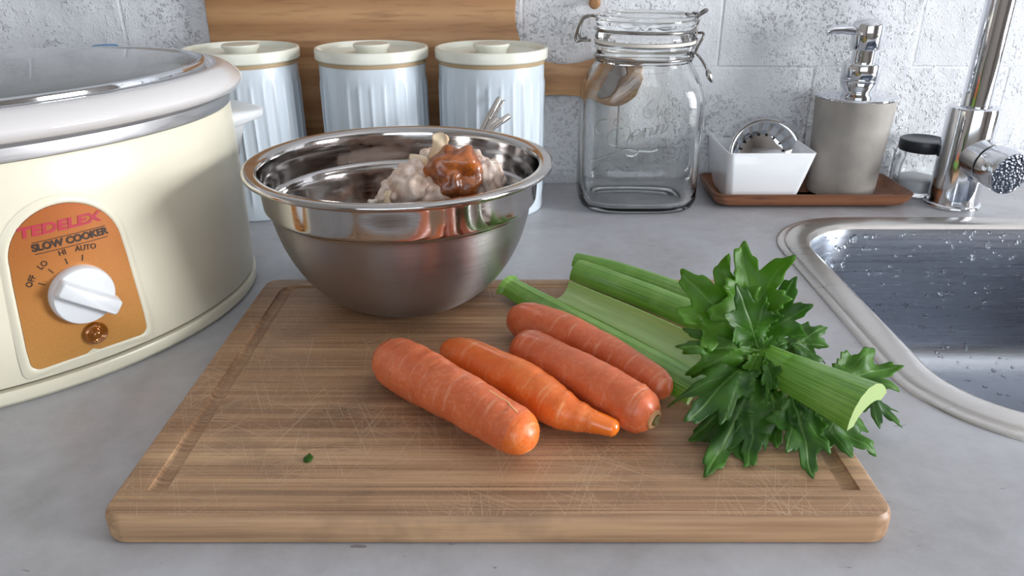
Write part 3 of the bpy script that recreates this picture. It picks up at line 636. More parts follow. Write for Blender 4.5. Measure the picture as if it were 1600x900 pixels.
inp_ = [(NR-0.005, NR-0.005, 2, 0.1822), (NR-0.0052, NR-0.0052, 2, 0.1640), (0.0520, 0.0484, 2.1, 0.1565), (0.0560, 0.0496, 2.4, 0.1488), (0.0605, 0.0500, 2.9, 0.1393), (0.0634, 0.0502, 3.4, 0.129), (JHX-0.0037, JHY-0.0037, 3.7, 0.118), (JHX-0.0037, JHY-0.0037, 3.7, 0.075), (JHX-0.0037, JHY-0.0037, 3.7, 0.03), (0.0630, 0.0492, 3.6, 0.016), (0.0590, 0.0455, 3.4, 0.0095), (0.050, 0.039, 3.2, 0.0072), (0.02, 0.017, 2.5, 0.0085)]
obj('glass_body', MB().loft([jring(*a) for a in outp+inp_]), JARG, jar, angle=60)
NC = JC.copy()
obj('rubber_ring', MB().lathe([(NR-0.004, 0.1832), (NR+0.0024, 0.1832), (NR+0.0028, 0.1845), (NR+0.0024, 0.1862), (NR-0.004, 0.1862)], NC, 96, closedprof=True), RUBBER, jar)
ld = [(0.0, 0.1905), (NR-0.009, 0.1905), (NR-0.006, 0.1870), (NR+0.0015, 0.1870), (NR+0.0022, 0.1885), (NR+0.0016, 0.1915), (NR-0.0005, 0.1945), (NR-0.0005, 0.1985), (NR+0.0012, 0.2020), (NR+0.0022, 0.2065), (NR+0.0012, 0.2105), (NR-0.0025, 0.2125), (NR-0.008, 0.2118), (NR-0.013, 0.2100), (0.0, 0.2092)]
obj('glass_lid', MB().lathe(ld, NC, 96), JARG, jar, angle=50)
def circ(r, z, n=72, c=NC): return [c+Vector((r*cos(2*pi*k/n), r*sin(2*pi*k/n), z)) for k in range(n)]
WR = 0.0015
obj('wire_band', MB().tube(circ(NR+0.0012, 0.1690), WR, 10, closed=True), WIRE, jar)
obj('wire_band', MB().tube(circ(NR+0.0012, 0.1968), WR, 10, closed=True), WIRE, jar)
def Z2(x, y, Y): return P(880+x/6.4, y/6.4, Y)
yc = JC.y
hinge = obj('hinge_loop', MB().tube(spline([Z2(330, 165, yc-0.018), Z2(285, 155, yc-0.012), Z2(205, 172, yc-0.008), Z2(168, 240, yc-0.006), Z2(124, 370, yc-0.006), Z2(140, 410, yc-0.006), Z2(190, 402, yc-0.006), Z2(270, 405, yc-0.012)], 6), WR, 10), WIRE, jar)
obj('hinge_loop', MB().tube(spline([Z2(300, 150, yc+0.016), Z2(250, 165, yc+0.010), Z2(195, 200, yc+0.006), Z2(160, 330, yc+0.004), Z2(175, 385, yc+0.002), Z2(240, 378, yc)], 6), WR, 10), WIRE, hinge)
cl = obj('clasp', MB().tube(spline([Z2(1230, 140, yc-0.014), Z2(1300, 150, yc-0.006), Z2(1318, 190, yc-0.006), Z2(1300, 270, yc-0.006), Z2(1282, 345, yc-0.008), Z2(1300, 372, yc-0.008), Z2(1328, 350, yc-0.008), Z2(1336, 260, yc-0.006), Z2(1358, 185, yc-0.006), Z2(1345, 140, yc-0.004), Z2(1290, 130, yc)], 6), WR, 10), WIRE, jar)
obj('lever_loop', MB().tube(spline([Z2(1335, 150, yc-0.005), Z2(1375, 145, yc-0.006), Z2(1438, 104, yc-0.008), Z2(1415, 98, yc-0.003), Z2(1370, 128, yc)], 6), WR, 10), WIRE, cl)
obj('lever_loop', MB().tube(spline([Z2(1345, 330, yc-0.002), Z2(1395, 330, yc-0.006), Z2(1402, 365, yc-0.010), Z2(1350, 455, yc-0.012), Z2(1318, 520, yc-0.012), Z2(1285, 542, yc-0.012), Z2(1255, 520, yc-0.012), Z2(1268, 485, yc-0.012), Z2(1310, 462, yc-0.010), Z2(1340, 380, yc-0.006)], 6), WR, 10), WIRE, cl)
lp = spline([Z2(1318, 520, yc-0.012), Z2(1370, 580, yc-0.013), Z2(1425, 665, yc-0.014), Z2(1455, 745, yc-0.015), Z2(1485, 825, yc-0.016)], 6)
obj('lever', MB().tube(lp, [WR]*15+[WR*1.2, WR*1.7, WR*2.0, WR*2.1, WR*2.1, WR*1.9, WR*1.7, WR*1.4, WR*1.1, WR*0.6], 10), WIRE, cl)
# raised lettering on the front of the glass
def Z1(x, y): 
    q = P(890+x/4, 120+y/4, JC.y-JHY); dx = abs(q.x-JC.x)/JHX
    q.y = JC.y-JHY*(max(1-dx**3.7, 0))**(1/3.7)-0.0001; return q
strokes = [[(335, 275), (305, 262), (278, 285), (292, 315), (332, 325)], [(332, 325), (272, 335), (235, 380), (250, 420), (300, 435), (350, 412), (380, 362), (375, 328), (350, 312)],
 [(232, 268), (190, 280), (165, 320), (175, 355), (204, 378), (210, 360)], [(395, 378), (432, 362), (440, 342), (415, 336), (390, 366), (395, 400), (425, 396), (448, 370)],
 [(448, 370), (470, 322), (462, 380)], [(464, 350), (484, 326), (500, 330)], [(518, 318), (504, 368), (526, 366)], [(522, 292), (525, 288)], [(552, 304), (540, 362)], [(545, 338), (575, 304), (588, 312), (574, 350), (592, 350), (625, 306)],
 [(150, 532), (250, 490), (330, 455), (395, 455), (430, 470), (400, 495), (355, 490), (362, 470), (430, 464), (500, 468), (552, 456)],
 [(527, 138), (482, 180), (460, 225), (480, 260), (506, 250), (510, 220), (482, 206)], [(556, 246), (574, 222), (566, 232), (582, 244), (568, 250)], [(588, 238), (606, 196), (596, 220), (613, 234), (598, 240)]]
for s_ in strokes:
    obj('embossed_stroke', MB().tube(spline([Z1(*p) for p in s_], 5), 0.0005 if s_[0][0] in (527, 556, 588) else 0.0007 if s_[0][0] < 390 else 0.0010, 8), JARG, jar)

# ================================================================== wooden tray, dish, strainer, dispenser
TZ = 0.019
tA, tB, tC = G(1120, 304, TZ), G(1428, 302, TZ), G(1083, 262, TZ)
TX0, TX1, TY0, TY1 = tA.x-0.002, tB.x+0.002, tA.y-0.001, 0.938
tr = [(0.030, 0.0), (0.014, 0.0006), (0.006, 0.0045), (0.0018, 0.0115), (0.0, TZ-0.001), (0.0012, TZ), (0.0036, TZ-0.0008), (0.009, 0.0105), (0.016, 0.0068), (0.035, 0.0058)]
tray = obj('wooden_tray', MB().loft([rrect(TX0+i, TX1-i, TY0+i, TY1-i, 0.012+0.3*min(i, 0.02), z, 8) for i, z in tr]), TRAYW, loc=((TX0+TX1)/2, (TY0+TY1)/2, 0), angle=60)
tag(tray, 'rectangular dark wooden tray with raised edges below the dispenser', 'tray')
DZ0, DZ1 = 0.0062, 0.0640
a_ = G(1143, 240, DZ1); b_ = G(1281, 241, DZ1); c_ = G(1108, 207, DZ1)
X0, X1, Y0, Y1 = a_.x-0.003, b_.x, a_.y, c_.y
def dring(f, z, i=0.0): return rrect(X0+f*0.35+i, X1-f-i, Y0+f*0.4+i, Y1-f*0.4-i, 0.008, z, 6)
fl = 0.0145
dish = obj('square_dish', MB().loft([dring(fl+0.003, DZ0), dring(fl+0.0006, DZ0+0.0008), dring(fl, DZ0+0.003), dring(fl*0.5, (DZ0+DZ1)/2), dring(0, DZ1-0.001), dring(0.0004, DZ1, 0.0008), dring(0.0008, DZ1-0.0008, 0.0024), dring(fl*0.5, (DZ0+DZ1)/2, 0.0028), dring(fl, DZ0+0.006, 0.003), dring(fl+0.003, DZ0+0.0045, 0.006)]), PORC, loc=((X0+X1)/2, (Y0+Y1)/2, DZ0), angle=55)
tag(dish, 'small white porcelain dish with flared sides on the wooden tray', 'dish')
# sink strainer standing in the dish
sc_c = P(1196, 244, (Y0+Y1)/2+0.006); sax = Vector((0.06, -1, 0.42)).normalized()
st = thing('sink_strainer', 'round slotted steel sink strainer tilted inside the white dish', 'strainer', sc_c)
u_ = Vector((1, 0, 0)); u_ = (u_-sax*u_.dot(sax)).normalized(); v_ = sax.cross(u_)
SR = 0.0455
obj('flange', MB().lathe([(SR-0.0035, -0.0005), (SR-0.001, -0.0006), (SR, 0.0004), (SR-0.0006, 0.0016), (SR-0.003, 0.0016), (SR-0.0045, 0.0006)], sc_c, 64, axis=sax, closedprof=True), CHROME, st)
rb = Vector((0, 0, 1)).rotation_difference(sax).to_matrix(); NS = 18; mb = MB()
for k in range(NS):      # sloping wall with open slots: ribs between them
    a0, a1 = 2*pi*(k+0.17)/NS, 2*pi*(k+0.83)/NS; rings = []
    for r, z in ((SR-0.0040, 0.0006), (SR-0.011, -0.005), (SR-0.0165, -0.012)):
        rings.append([sc_c+rb @ Vector((r*cos(a), r*sin(a), z+dz)) for a, dz in ((a0, 0), ((a0+a1)/2, 0), (a1, 0), (a1, -0.0008), ((a0+a1)/2, -0.0008), (a0, -0.0008))])
    mb.loft(rings)
obj('slotted_wall', mb, CHROME, st, angle=30)
obj('slot_backing', MB().lathe([(SR-0.0045, -0.0012), (SR-0.0115, -0.0068), (SR-0.0170, -0.0138), (SR-0.0178, -0.0130), (SR-0.0122, -0.0062), (SR-0.0050, -0.0008)][::1], sc_c+sax*-0.0006, 64, axis=sax, closedprof=True), STEEL, st)
obj('basket_bottom', MB().lathe([(0.0, -0.0135), (SR-0.0205, -0.0132), (SR-0.0160, -0.0120), (SR-0.0160, -0.0150), (SR-0.0200, -0.0165), (0.0, -0.0165)], sc_c, 48, axis=sax), CHROME, st)
mb = MB()
for k in range(NS):
    a = 2*pi*k/NS; mb.lathe([(0.0, 0.0), (0.0013, 0.0), (0.0013, 0.0012), (0.0, 0.0012)], sc_c+rb @ Vector(((SR-0.0178)*cos(a), (SR-0.0178)*sin(a), -0.0122)), 10, axis=sax)
obj('drain_holes', mb, DARKGAP, st)

DC = Vector((0.3975, 0.899, 0.0061)); KD = 1.03
dsp = thing('soap_dispenser', 'grey soap dispenser with chrome pump standing on the wooden tray', 'soap dispenser', DC)
obj('bottle', MB().lathe([(r_*1.015, z_*KD) for r_, z_ in [(0.0, 0.0), (0.0345, 0.0), (0.0370, 0.0015), (0.0382, 0.006), (0.0395, 0.035), (0.0418, 0.075), (0.0437, 0.1090), (0.0437, 0.1100), (0.0, 0.1100)]], DC, 72), GREY, dsp)
pumpc = obj('pump_collar', MB().lathe([(r_*1.015, z_*KD) for r_, z_ in [(0.0, 0.1095), (0.0440, 0.1100), (0.0446, 0.1112), (0.0442, 0.1124), (0.0425, 0.1132), (0.018, 0.1150), (0.0155, 0.1162), (0.0158, 0.1175), (0.0190, 0.1225), (0.0205, 0.1270), (0.0208, 0.1290), (0.0202, 0.1296), (0.0208, 0.1304), (0.0208, 0.1462), (0.0200, 0.1475), (0.013, 0.1480), (0.0, 0.1480)]], DC, 64), CHROME, dsp, angle=40)
obj('pump_stem', MB().lathe([(r_*1.015, z_*KD) for r_, z_ in [(0.0, 0.147), (0.0128, 0.147), (0.0128, 0.1665), (0.0, 0.1665)]], DC, 40), CHROME, dsp)
ph_ = obj('pump_head', MB().lathe([(r_*1.015, z_*KD) for r_, z_ in [(0.0, 0.1615), (0.0160, 0.1615), (0.0168, 0.1625), (0.0168, 0.1870), (0.0155, 0.1900), (0.0100, 0.1925), (0.0, 0.1932)]], DC, 56), CHROME, dsp, angle=60)
nz = [DC+Vector((-x, -0.1*x, z*KD)) for x, z in ((0.010, 0.1805), (0.020, 0.1812), (0.032, 0.1820), (0.041, 0.1818), (0.0455, 0.1808), (0.048, 0.1796))]
obj('nozzle', MB().tube(nz, [0.0050, 0.0048, 0.0044, 0.0040, 0.0038, 0.0034], 20), CHROME, ph_, angle=60)

# ------------------------------------------------------------------ hexagonal spice jar behind the tap
HC = Vector((0.4975, 0.918, 0))
hj = thing('hexagonal_jar', 'small hexagonal clear jar with black lid between tray and tap', 'jar', HC)
def hring(r, z, rot=0.35): return [HC+Vector((r*cos(pi*k/3+rot+da), r*sin(pi*k/3+rot+da), z)) for k in range(6) for da in (-0.06, 0.06)]
obj('glass_body', MB().loft([hring(0.020, 0.0005), hring(0.0265, 0.0), hring(0.0285, 0.003), hring(0.0290, 0.034), hring(0.0270, 0.042), hring(0.0245, 0.046), hring(0.0245, 0.055), hring(0.0225, 0.055), hring(0.0225, 0.046), hring(0.0250, 0.040), hring(0.0268, 0.033), hring(0.0263, 0.005), hring(0.018, 0.0035)]), JARG, hj, angle=30)
obj('lid', MB().lathe([(0.0, 0.0545), (0.0262, 0.0530), (0.0270, 0.0540), (0.0270, 0.0640), (0.0262, 0.0660), (0.0235, 0.0668), (0.0215, 0.0655), (0.0, 0.0652)], HC, 56), BLACK, hj, angle=50)
obj('contents', MB().loft([hring(0.0262, 0.0056), hring(0.0265, 0.018), hring(0.024, 0.020)]), PASTA, hj)

# ------------------------------------------------------------------ chrome mixer tap
TC = Vector((0.518, 0.866, 0))
tap = thing('mixer_tap', 'tall chrome mixer tap with round side lever standing behind the sink', 'tap', TC)
obj('base_flange', MB().lathe([(0.0, 0.0), (0.0302, 0.0), (0.0310, 0.0015), (0.0302, 0.0042), (0.0285, 0.0055), (0.0, 0.0055)], TC, 64), CHROME, tap, angle=50)
obj('tap_body', MB().lathe([(0.0, 0.005), (0.0276, 0.005), (0.0268, 0.010), (0.0268, 0.1120), (0.0262, 0.1145), (0.0245, 0.1155), (0.0170, 0.1155), (0.0165, 0.1135), (0.0, 0.1135)], TC, 72), CHROME, tap, angle=40)
sp = [TC+Vector((0, 0, 0.112))]+[TC+Vector((0, 0, z)) for z in (0.18, 0.26)]+[TC+Vector((0.0, -0.085*(1-cos(a)), 0.30+0.085*sin(a))) for a in [pi*k/14 for k in range(15)]]+[TC+Vector((0, -0.17, 0.27))]
obj('spout', MB().tube(sp, 0.0152, 40, up=(1, 0, 0)), CHROME, tap, angle=60)
la = TC+Vector((0.002, 0, 0.064)); lb = P(1580, 272, 0.798); ldr = (lb-la).normalized(); L_ = (lb-la).length
lv = obj('lever_hub', MB().lathe([(0.0, 0.010), (0.0225, 0.010), (0.0225, L_-0.031), (0.0215, L_-0.0305), (0.0, L_-0.0305)], la, 56, axis=ldr), CHROME, tap, angle=40)
obj('lever_gap', MB().lathe([(0.0, L_-0.0310), (0.0212, L_-0.0310), (0.0212, L_-0.0275), (0.0, L_-0.0275)], la, 48, axis=ldr), DARKGAP, lv)
obj('lever_knob', MB().lathe([(0.0, L_-0.0280), (0.0222, L_-0.0280), (0.0230, L_-0.0272), (0.0236, L_-0.0010), (0.0230, L_-0.0001), (0.0, L_-0.0001)], la, 56, axis=ldr), CHROME, lv, angle=40)
obj('lever_face', MB().lathe([(0.0, L_-0.0003), (0.0226, L_-0.0003), (0.0224, L_+0.0004), (0.0, L_+0.0004)], la, 48, axis=ldr), GREYWATER, lv, angle=40)

# ================================================================== carrots
def carrot_mat(name, c0, c1, c2):
    m = Mt(name, c0, 0.4, 0.0, Subsurface_Weight=0.25, Subsurface_Radius=(0.006, 0.002, 0.0006), Coat_Weight=0.25, Coat_Roughness=0.25)
    at = m.n('ShaderNodeAttribute'); at.attribute_name = 'along'; u = at.outputs['Vector']
    ringn = m.noise(m.n('ShaderNodeMapping', Vector=u, Scale=(34, 2.2, 1)).outputs[0], 1.0, 4, 0.6)
    p = m.pos(); bl = m.noise(p, 60, 4, 0.6); fine = m.noise(p, 420, 3)
    c = m.mix(m.ramp(bl, [(0.35, 0.0), (0.7, 1.0)]), c0, c1)
    c = m.mix(m.ramp(ringn, [(0.58, 0.0), (0.68, 0.5)]), c, c2)
    dusty = m.math('MULTIPLY', m.ramp(fine, [(0.48, 0.0), (0.7, 0.4)]), m.ramp(bl, [(0.4, 0.2), (0.65, 1.0)]))
    c = m.mix(dusty, c, c2); m.set('Base Color', c)
    m.set('Roughness', m.ramp(bl, [(0.3, 0.34), (0.7, 0.52)]))
    m.bump(m.math('ADD', m.math('MULTIPLY', ringn, -1.0), m.math('MULTIPLY', fine, 0.25)), 0.5, 0.0012); return m
CAR = carrot_mat('carrot_dull', (206, 98, 52), (222, 112, 62), (232, 172, 138)); CARO = carrot_mat('carrot_bright', (226, 106, 34), (238, 124, 46), (240, 176, 124))
CARE = Mt('carrot_end', (238, 122, 30), 0.25, 0.0, Subsurface_Weight=0.4, Subsurface_Radius=(0.008, 0.003, 0.0008), Coat_Weight=0.5)
STEMS = Mt('stem_scar', (106, 92, 52), 0.7); RING = Mt('pale_scar_ring', (196, 150, 104), 0.6); CRACK = Mt('carrot_crack', (236, 186, 130), 0.6)
def carrot(label, pts, prof, mat, seed, endmat=None, scar=False, endfrac=0.9):
    """pts: axis pixels; prof: (t, radius) along the axis, caps included"""
    def rad(t):
        for (t0, r0), (t1, r1) in zip(prof, prof[1:]):
            if t <= t1:
                k = (t-t0)/(t1-t0); k = k*k*(3-2*k) if t0 > 0.12 and t1 < 0.9 else k; return r0+(r1-r0)*k
        return prof[-1][1]
    rmax = max(r for _, r in prof)
    ax0 = [G(x, y, BT+max(rad(i/(len(pts)-1)), rmax*0.6)) for i, (x, y) in enumerate(pts)]
    axis = spline(ax0, 30); n = len(axis); ts = []
    Ltot = sum((b-a).length for a, b in zip(axis, axis[1:])); acc = 0
    d0 = (axis[-1]-axis[0]).normalized()
    tlist = [0.0005, 0.002, 0.006, 0.012, 0.02, 0.03, 0.045, 0.06, 0.08]+[0.1+0.8*k/60 for k in range(61)]+[0.92, 0.94, 0.955, 0.97, 0.98, 0.988, 0.994, 0.998, 0.9995]
    def at_(t):
        f = t*(n-1); i = min(int(f), n-2); return axis[i].lerp(axis[i+1], f-i)
    seg = 40; rings = []; along = []
    for t in tlist:
        c = at_(t); tg = (at_(min(t+0.01, 1))-at_(max(t-0.01, 0))).normalized(); s_ = tg.cross(Vector((0, 0, 1))).normalized(); uu = s_.cross(tg)
        r = rad(t); ring = []
        for k in range(seg):
            a = 2*pi*k/seg
            nz_ = mnoise.fractal(Vector((cos(a)*0.9+seed*5, sin(a)*0.9, t*7)), 1, 2, 3)*0.055+mnoise.noise(Vector((cos(a)*1.2, sin(a)*1.2+seed, t*36)))*0.022
            ring.append(c+(s_*cos(a)+uu*sin(a))*r*(1+nz_)); along.append((t, a/6.283, seed))
        rings.append(ring)
    zmin = min(p.z for r_ in rings for p in r_); dz = BT+0.0002-zmin
    rings = [[p+Vector((0, 0, dz)) for p in r_] for r_ in rings]
    mid = at_(0.5); L = Vector((mid.x, mid.y, BT))
    t_ = thing('carrot', label, 'carrot', L, 'carrots on the cutting board')
    me_mb = MB(); 
    me_mb.loft(rings)
    if endmat:
        for fi, f in enumerate(me_mb.f):
            if min(f)//seg >= next(i for i, tt in enumerate(tlist) if tt >= endfrac): me_mb.mi[fi] = 1
    o = obj('root', me_mb, [mat, endmat] if endmat else [mat], t_, angle=180)
    att = o.data.attributes.new('along', 'FLOAT_VECTOR', 'POINT')
    if len(o.data.vertices) == len(along): att.data.foreach_set('vector', [q for p in along for q in p])
    if scar:
        e = at_(1.0)+Vector((0, 0, dz)); tg = (at_(1.0)-at_(0.96)).normalized()
        obj('stem_scar', MB().lathe([(0.0, -0.002), (0.0062, -0.002), (0.0058, 0.0002), (0.0044, 0.0010), (0.0040, 0.0004), (0.0, 0.0004)], e, 24, axis=tg), RING, t_)
        obj('stem_stub', MB().lathe([(0.0, -0.002), (0.0036, -0.001), (0.0034, 0.0016), (0.0022, 0.0024), (0.0014, 0.0016), (0.0, 0.0014)], e, 16, axis=tg), STEMS, t_)
    return t_, rings, tlist
R1 = [(0, 0.0005), (0.012, 0.0068), (0.03, 0.0110), (0.06, 0.0145), (0.1, 0.0166), (0.2, 0.0172), (0.45, 0.0158), (0.7, 0.0146), (0.86, 0.0142), (0.93, 0.0126), (0.965, 0.0098), (0.988, 0.0060), (1, 0.0004)]
c1 = carrot('thick carrot nearest the front, blunt at both ends with a pale crack', [(599, 566), (712, 630), (835, 704)], R1, CAR, 1, CARO)
R2 = [(0, 0.0005), (0.012, 0.0058), (0.03, 0.0092), (0.06, 0.0118), (0.1, 0.0136), (0.25, 0.0146), (0.5, 0.0132), (0.66, 0.0116), (0.76, 0.0090), (0.84, 0.0070), (0.92, 0.0058), (0.97, 0.0050), (0.99, 0.0034), (1, 0.0004)]
c2 = carrot('bright orange carrot tapering to a thin cut tip, second from front', [(694, 549), (815, 607), (880, 648), (967, 679)], R2, CARO, 2, CARE, endfrac=0.86)
R3 = [(0, 0.0005), (0.012, 0.0064), (0.03, 0.0102), (0.06, 0.0134), (0.1, 0.0150), (0.3, 0.0146), (0.6, 0.0144), (0.85, 0.0146), (0.93, 0.0130), (0.97, 0.0096), (0.99, 0.0066), (1, 0.004)]
c3 = carrot('stout carrot showing its dark stem scar at the right end', [(808, 550), (915, 604), (1022, 668)], R3, CAR, 3, scar=True)
R4 = [(0, 0.0005), (0.012, 0.0060), (0.03, 0.0100), (0.06, 0.0130), (0.1, 0.0148), (0.22, 0.0150), (0.45, 0.0124), (0.7, 0.0112), (0.88, 0.0104), (0.95, 0.0084), (0.985, 0.0052), (1, 0.0005)]
c4 = carrot('slim dull carrot at the back, lying against the celery', [(797, 502), (905, 540), (985, 583), (1045, 622)], R4, CAR, 4)
# pale crack along the end of the front carrot
t_, rings, tl = c1
pa = [rings[i][k] for i, k in zip(range(53, 71, 3), (11, 11, 11, 11, 10, 10))]
obj('crack', MB().tube(spline(pa, 4), [0.0002]+[0.0005]*19+[0.0002], 6), CRACK, t_)

# ================================================================== celery
def celery_mat():
    m = Mt('celery_green', (126, 170, 74), 0.34, 0.0, Subsurface_Weight=0.25, Subsurface_Radius=(0.002, 0.004, 0.001), Coat_Weight=0.3, Coat_Roughness=0.2)
    at = m.n('ShaderNodeAttribute'); at.attribute_name = 'along'; u = at.outputs['Vector']
    st_ = m.noise(m.n('ShaderNodeMapping', Vector=u, Scale=(1.5, 60, 1)).outputs[0], 1.0, 3, 0.5)
    p = m.pos(); b = m.noise(p, 40, 3)
    c = m.mix(m.ramp(st_, [(0.35, 0.0), (0.65, 1.0)]), (78, 130, 34), (122, 172, 62)); c = m.mix(m.ramp(b, [(0.4, 0.0), (0.75, 0.4)]), c, (168, 196, 112))
    inner_ = m.ramp(m.n('ShaderNodeSeparateXYZ', Vector=u).outputs[1], [(0.985, 0.0), (1.0, 0.7)]); c = m.mix(inner_, c, (174, 196, 132))
    m.set('Base Color', c); m.bump(st_, 0.4, 0.0008); return m
CEL = celery_mat(); CELCUT = Mt('celery_cut_end', (166, 188, 122), 0.4, 0.0, Subsurface_Weight=0.3, Subsurface_Radius=(0.003, 0.004, 0.002))
def stalk(name_label, path, widths, thick, cup, up, ribs=9, seed=0, flare=0.0):
    """crescent-section stalk: outer ribbed back on the side of 'up', hollow on the other"""
    path = spline(path, 8); n = len(path)
    t_ = thing('celery_stalk', name_label, 'celery', Vector((path[n//2].x, path[n//2].y, BT)), 'cut celery stalks on the board')
    rings = []; along = []
    for i, p in enumerate(path):
        t = i/(n-1); tg = (path[min(i+1, n-1)]-path[max(i-1, 0)]).normalized(); s_ = tg.cross(Vector(up)).normalized(); uu = s_.cross(tg)
        if uu.dot(Vector(up)) < 0: uu = -uu
        W = widths[0]*(1-t)+widths[1]*t
        if flare: W *= 1+flare*max(0, 1-t*9)
        ring = []; K = 28
        for k in range(K):      # outer back
            v = -1+2*k/(K-1); a = v*1.25
            h_ = cup*W*(cos(a)-cos(1.25))/(1-cos(1.25))+0.00055*abs(sin(v*ribs*pi/2+seed))
            ring.append(p+s_*(W*sin(a)/sin(1.25))+uu*h_); along.append((t, k/K, seed))
        for k in range(K):      # hollow side
            v = 1-2*k/(K-1); a = v*1.2
            h_ = (cup*W-thick)*(cos(a)-cos(1.2))/(1-cos(1.2))-0.0006
            ring.append(p+s_*((W-thick*0.55)*sin(a)/sin(1.2))+uu*(h_-0.0008)); along.append((t, 1+k/K*0.4, seed))
        rings.append(ring)
    mb = MB(); mb.loft(rings, True, True); 
    mb.mi[-1] = 1; mb.mi[-2] = 1
    o = obj('stalk', mb, [CEL, CELCUT], t_, angle=50)
    att = o.data.attributes.new('along', 'FLOAT_VECTOR', 'POINT')
    if len(o.data.vertices) == len(along): att.data.foreach_set('vector', [q for p in along for q in p])
    return t_
zB = BT
A_ = stalk('celery stalk nearest the carrots, its flared root end touching the bowl', [G(793, 449, zB+0.008), G(806, 456, zB+0.0070), G(830, 470, zB+0.006), G(910, 514, zB+0.006), G(1000, 563, zB+0.006), G(1098, 618, zB+0.006)], (0.0105, 0.0150), 0.0045, 0.75, (0.0, -0.10, 1), 7, 1, flare=0.30)
B_ = stalk('broad celery stalk lying hollow side up, second from the carrots', [G(873, 452, zB+0.0165), G(960, 490, zB+0.0170), G(1050, 533, zB+0.0175), G(1104, 560, zB+0.0175)], (0.0140, 0.0170), 0.0045, 0.95, (0.10, 0.22, -1), 9, 2)
C_ = stalk('ribbed celery stalk lying hollow side down, third from the carrots', [G(905, 427, zB+0.009), G(1000, 463, zB+0.009), G(1080, 496, zB+0.009), G(1120, 513, zB+0.009)], (0.0125, 0.0135), 0.0045, 0.95, (0.0, -0.3, 1), 11, 3)
D_ = stalk('slender celery stalk at the back edge of the board, farthest from carrots', [G(900, 410, zB+0.010), G(960, 424, zB+0.010), G(1040, 451, zB+0.009), G(1105, 477, zB+0.009)], (0.0085, 0.0100), 0.0040, 0.95, (0.0, -0.1, 1), 7, 4)
E_ = stalk('short thick leafy celery stalk, its pale cut end overhanging the board at right', [G(1188, 557, zB+0.030), G(1215, 573, zB+0.028), G(1240, 588, zB+0.026), G(1300, 617, zB+0.026), G(1355, 643, zB+0.026)], (0.0100, 0.0195), 0.0115, 0.85, (0.0, -0.45, 1), 7, 5)

# ------------------------------------------------------------------ celery leaves
def leaf_mat():
    m = Mt('celery_leaf', (58, 112, 40), 0.46, 0.0); nt = m.nt
    at = m.n('ShaderNodeAttribute'); at.attribute_name = 'vein'; vn = at.outputs['Fac']
    p = m.pos(world=True); b = m.noise(p, 45, 3); rn = m.n('ShaderNodeObjectInfo').outputs['Random']
    c = m.mix(m.ramp(b, [(0.35, 0.0), (0.7, 1.0)]), (38, 82, 18), (76, 128, 34)); c = m.mix(m.ramp(rn, [(0.45, 0.0), (1.0, 0.7)]), c, (104, 158, 36)); c = m.mix(m.math('MULTIPLY', vn, 0.6), c, (140, 182, 100))
    m.set('Base Color', c)
    bm_ = m.bump(m.math('ADD', m.math('MULTIPLY', vn, -1.0), m.math('MULTIPLY', m.noise(p, 150, 2), 0.5)), 0.4, 0.0009)
    tl_ = m.n('ShaderNodeBsdfTranslucent', Color=m.mix(0.6, c, (150, 205, 30)), Normal=bm_)
    mx = m.n('ShaderNodeMixShader'); mx.inputs[0].default_value = 0.45
    nt.links.new(m.b.outputs[0], mx.inputs[1]); nt.links.new(tl_.outputs[0], mx.inputs[2]); nt.links.new(mx.outputs[0], nt.nodes['Material Output'].inputs[0]); return m
LEAF = leaf_mat()
LOBES = [(90, 0.62, 20), (44, 0.54, 15), (136, 0.54, 15), (0, 0.50, 15), (180, 0.50, 15), (-44, 0.34, 20), (224, 0.34, 20)]
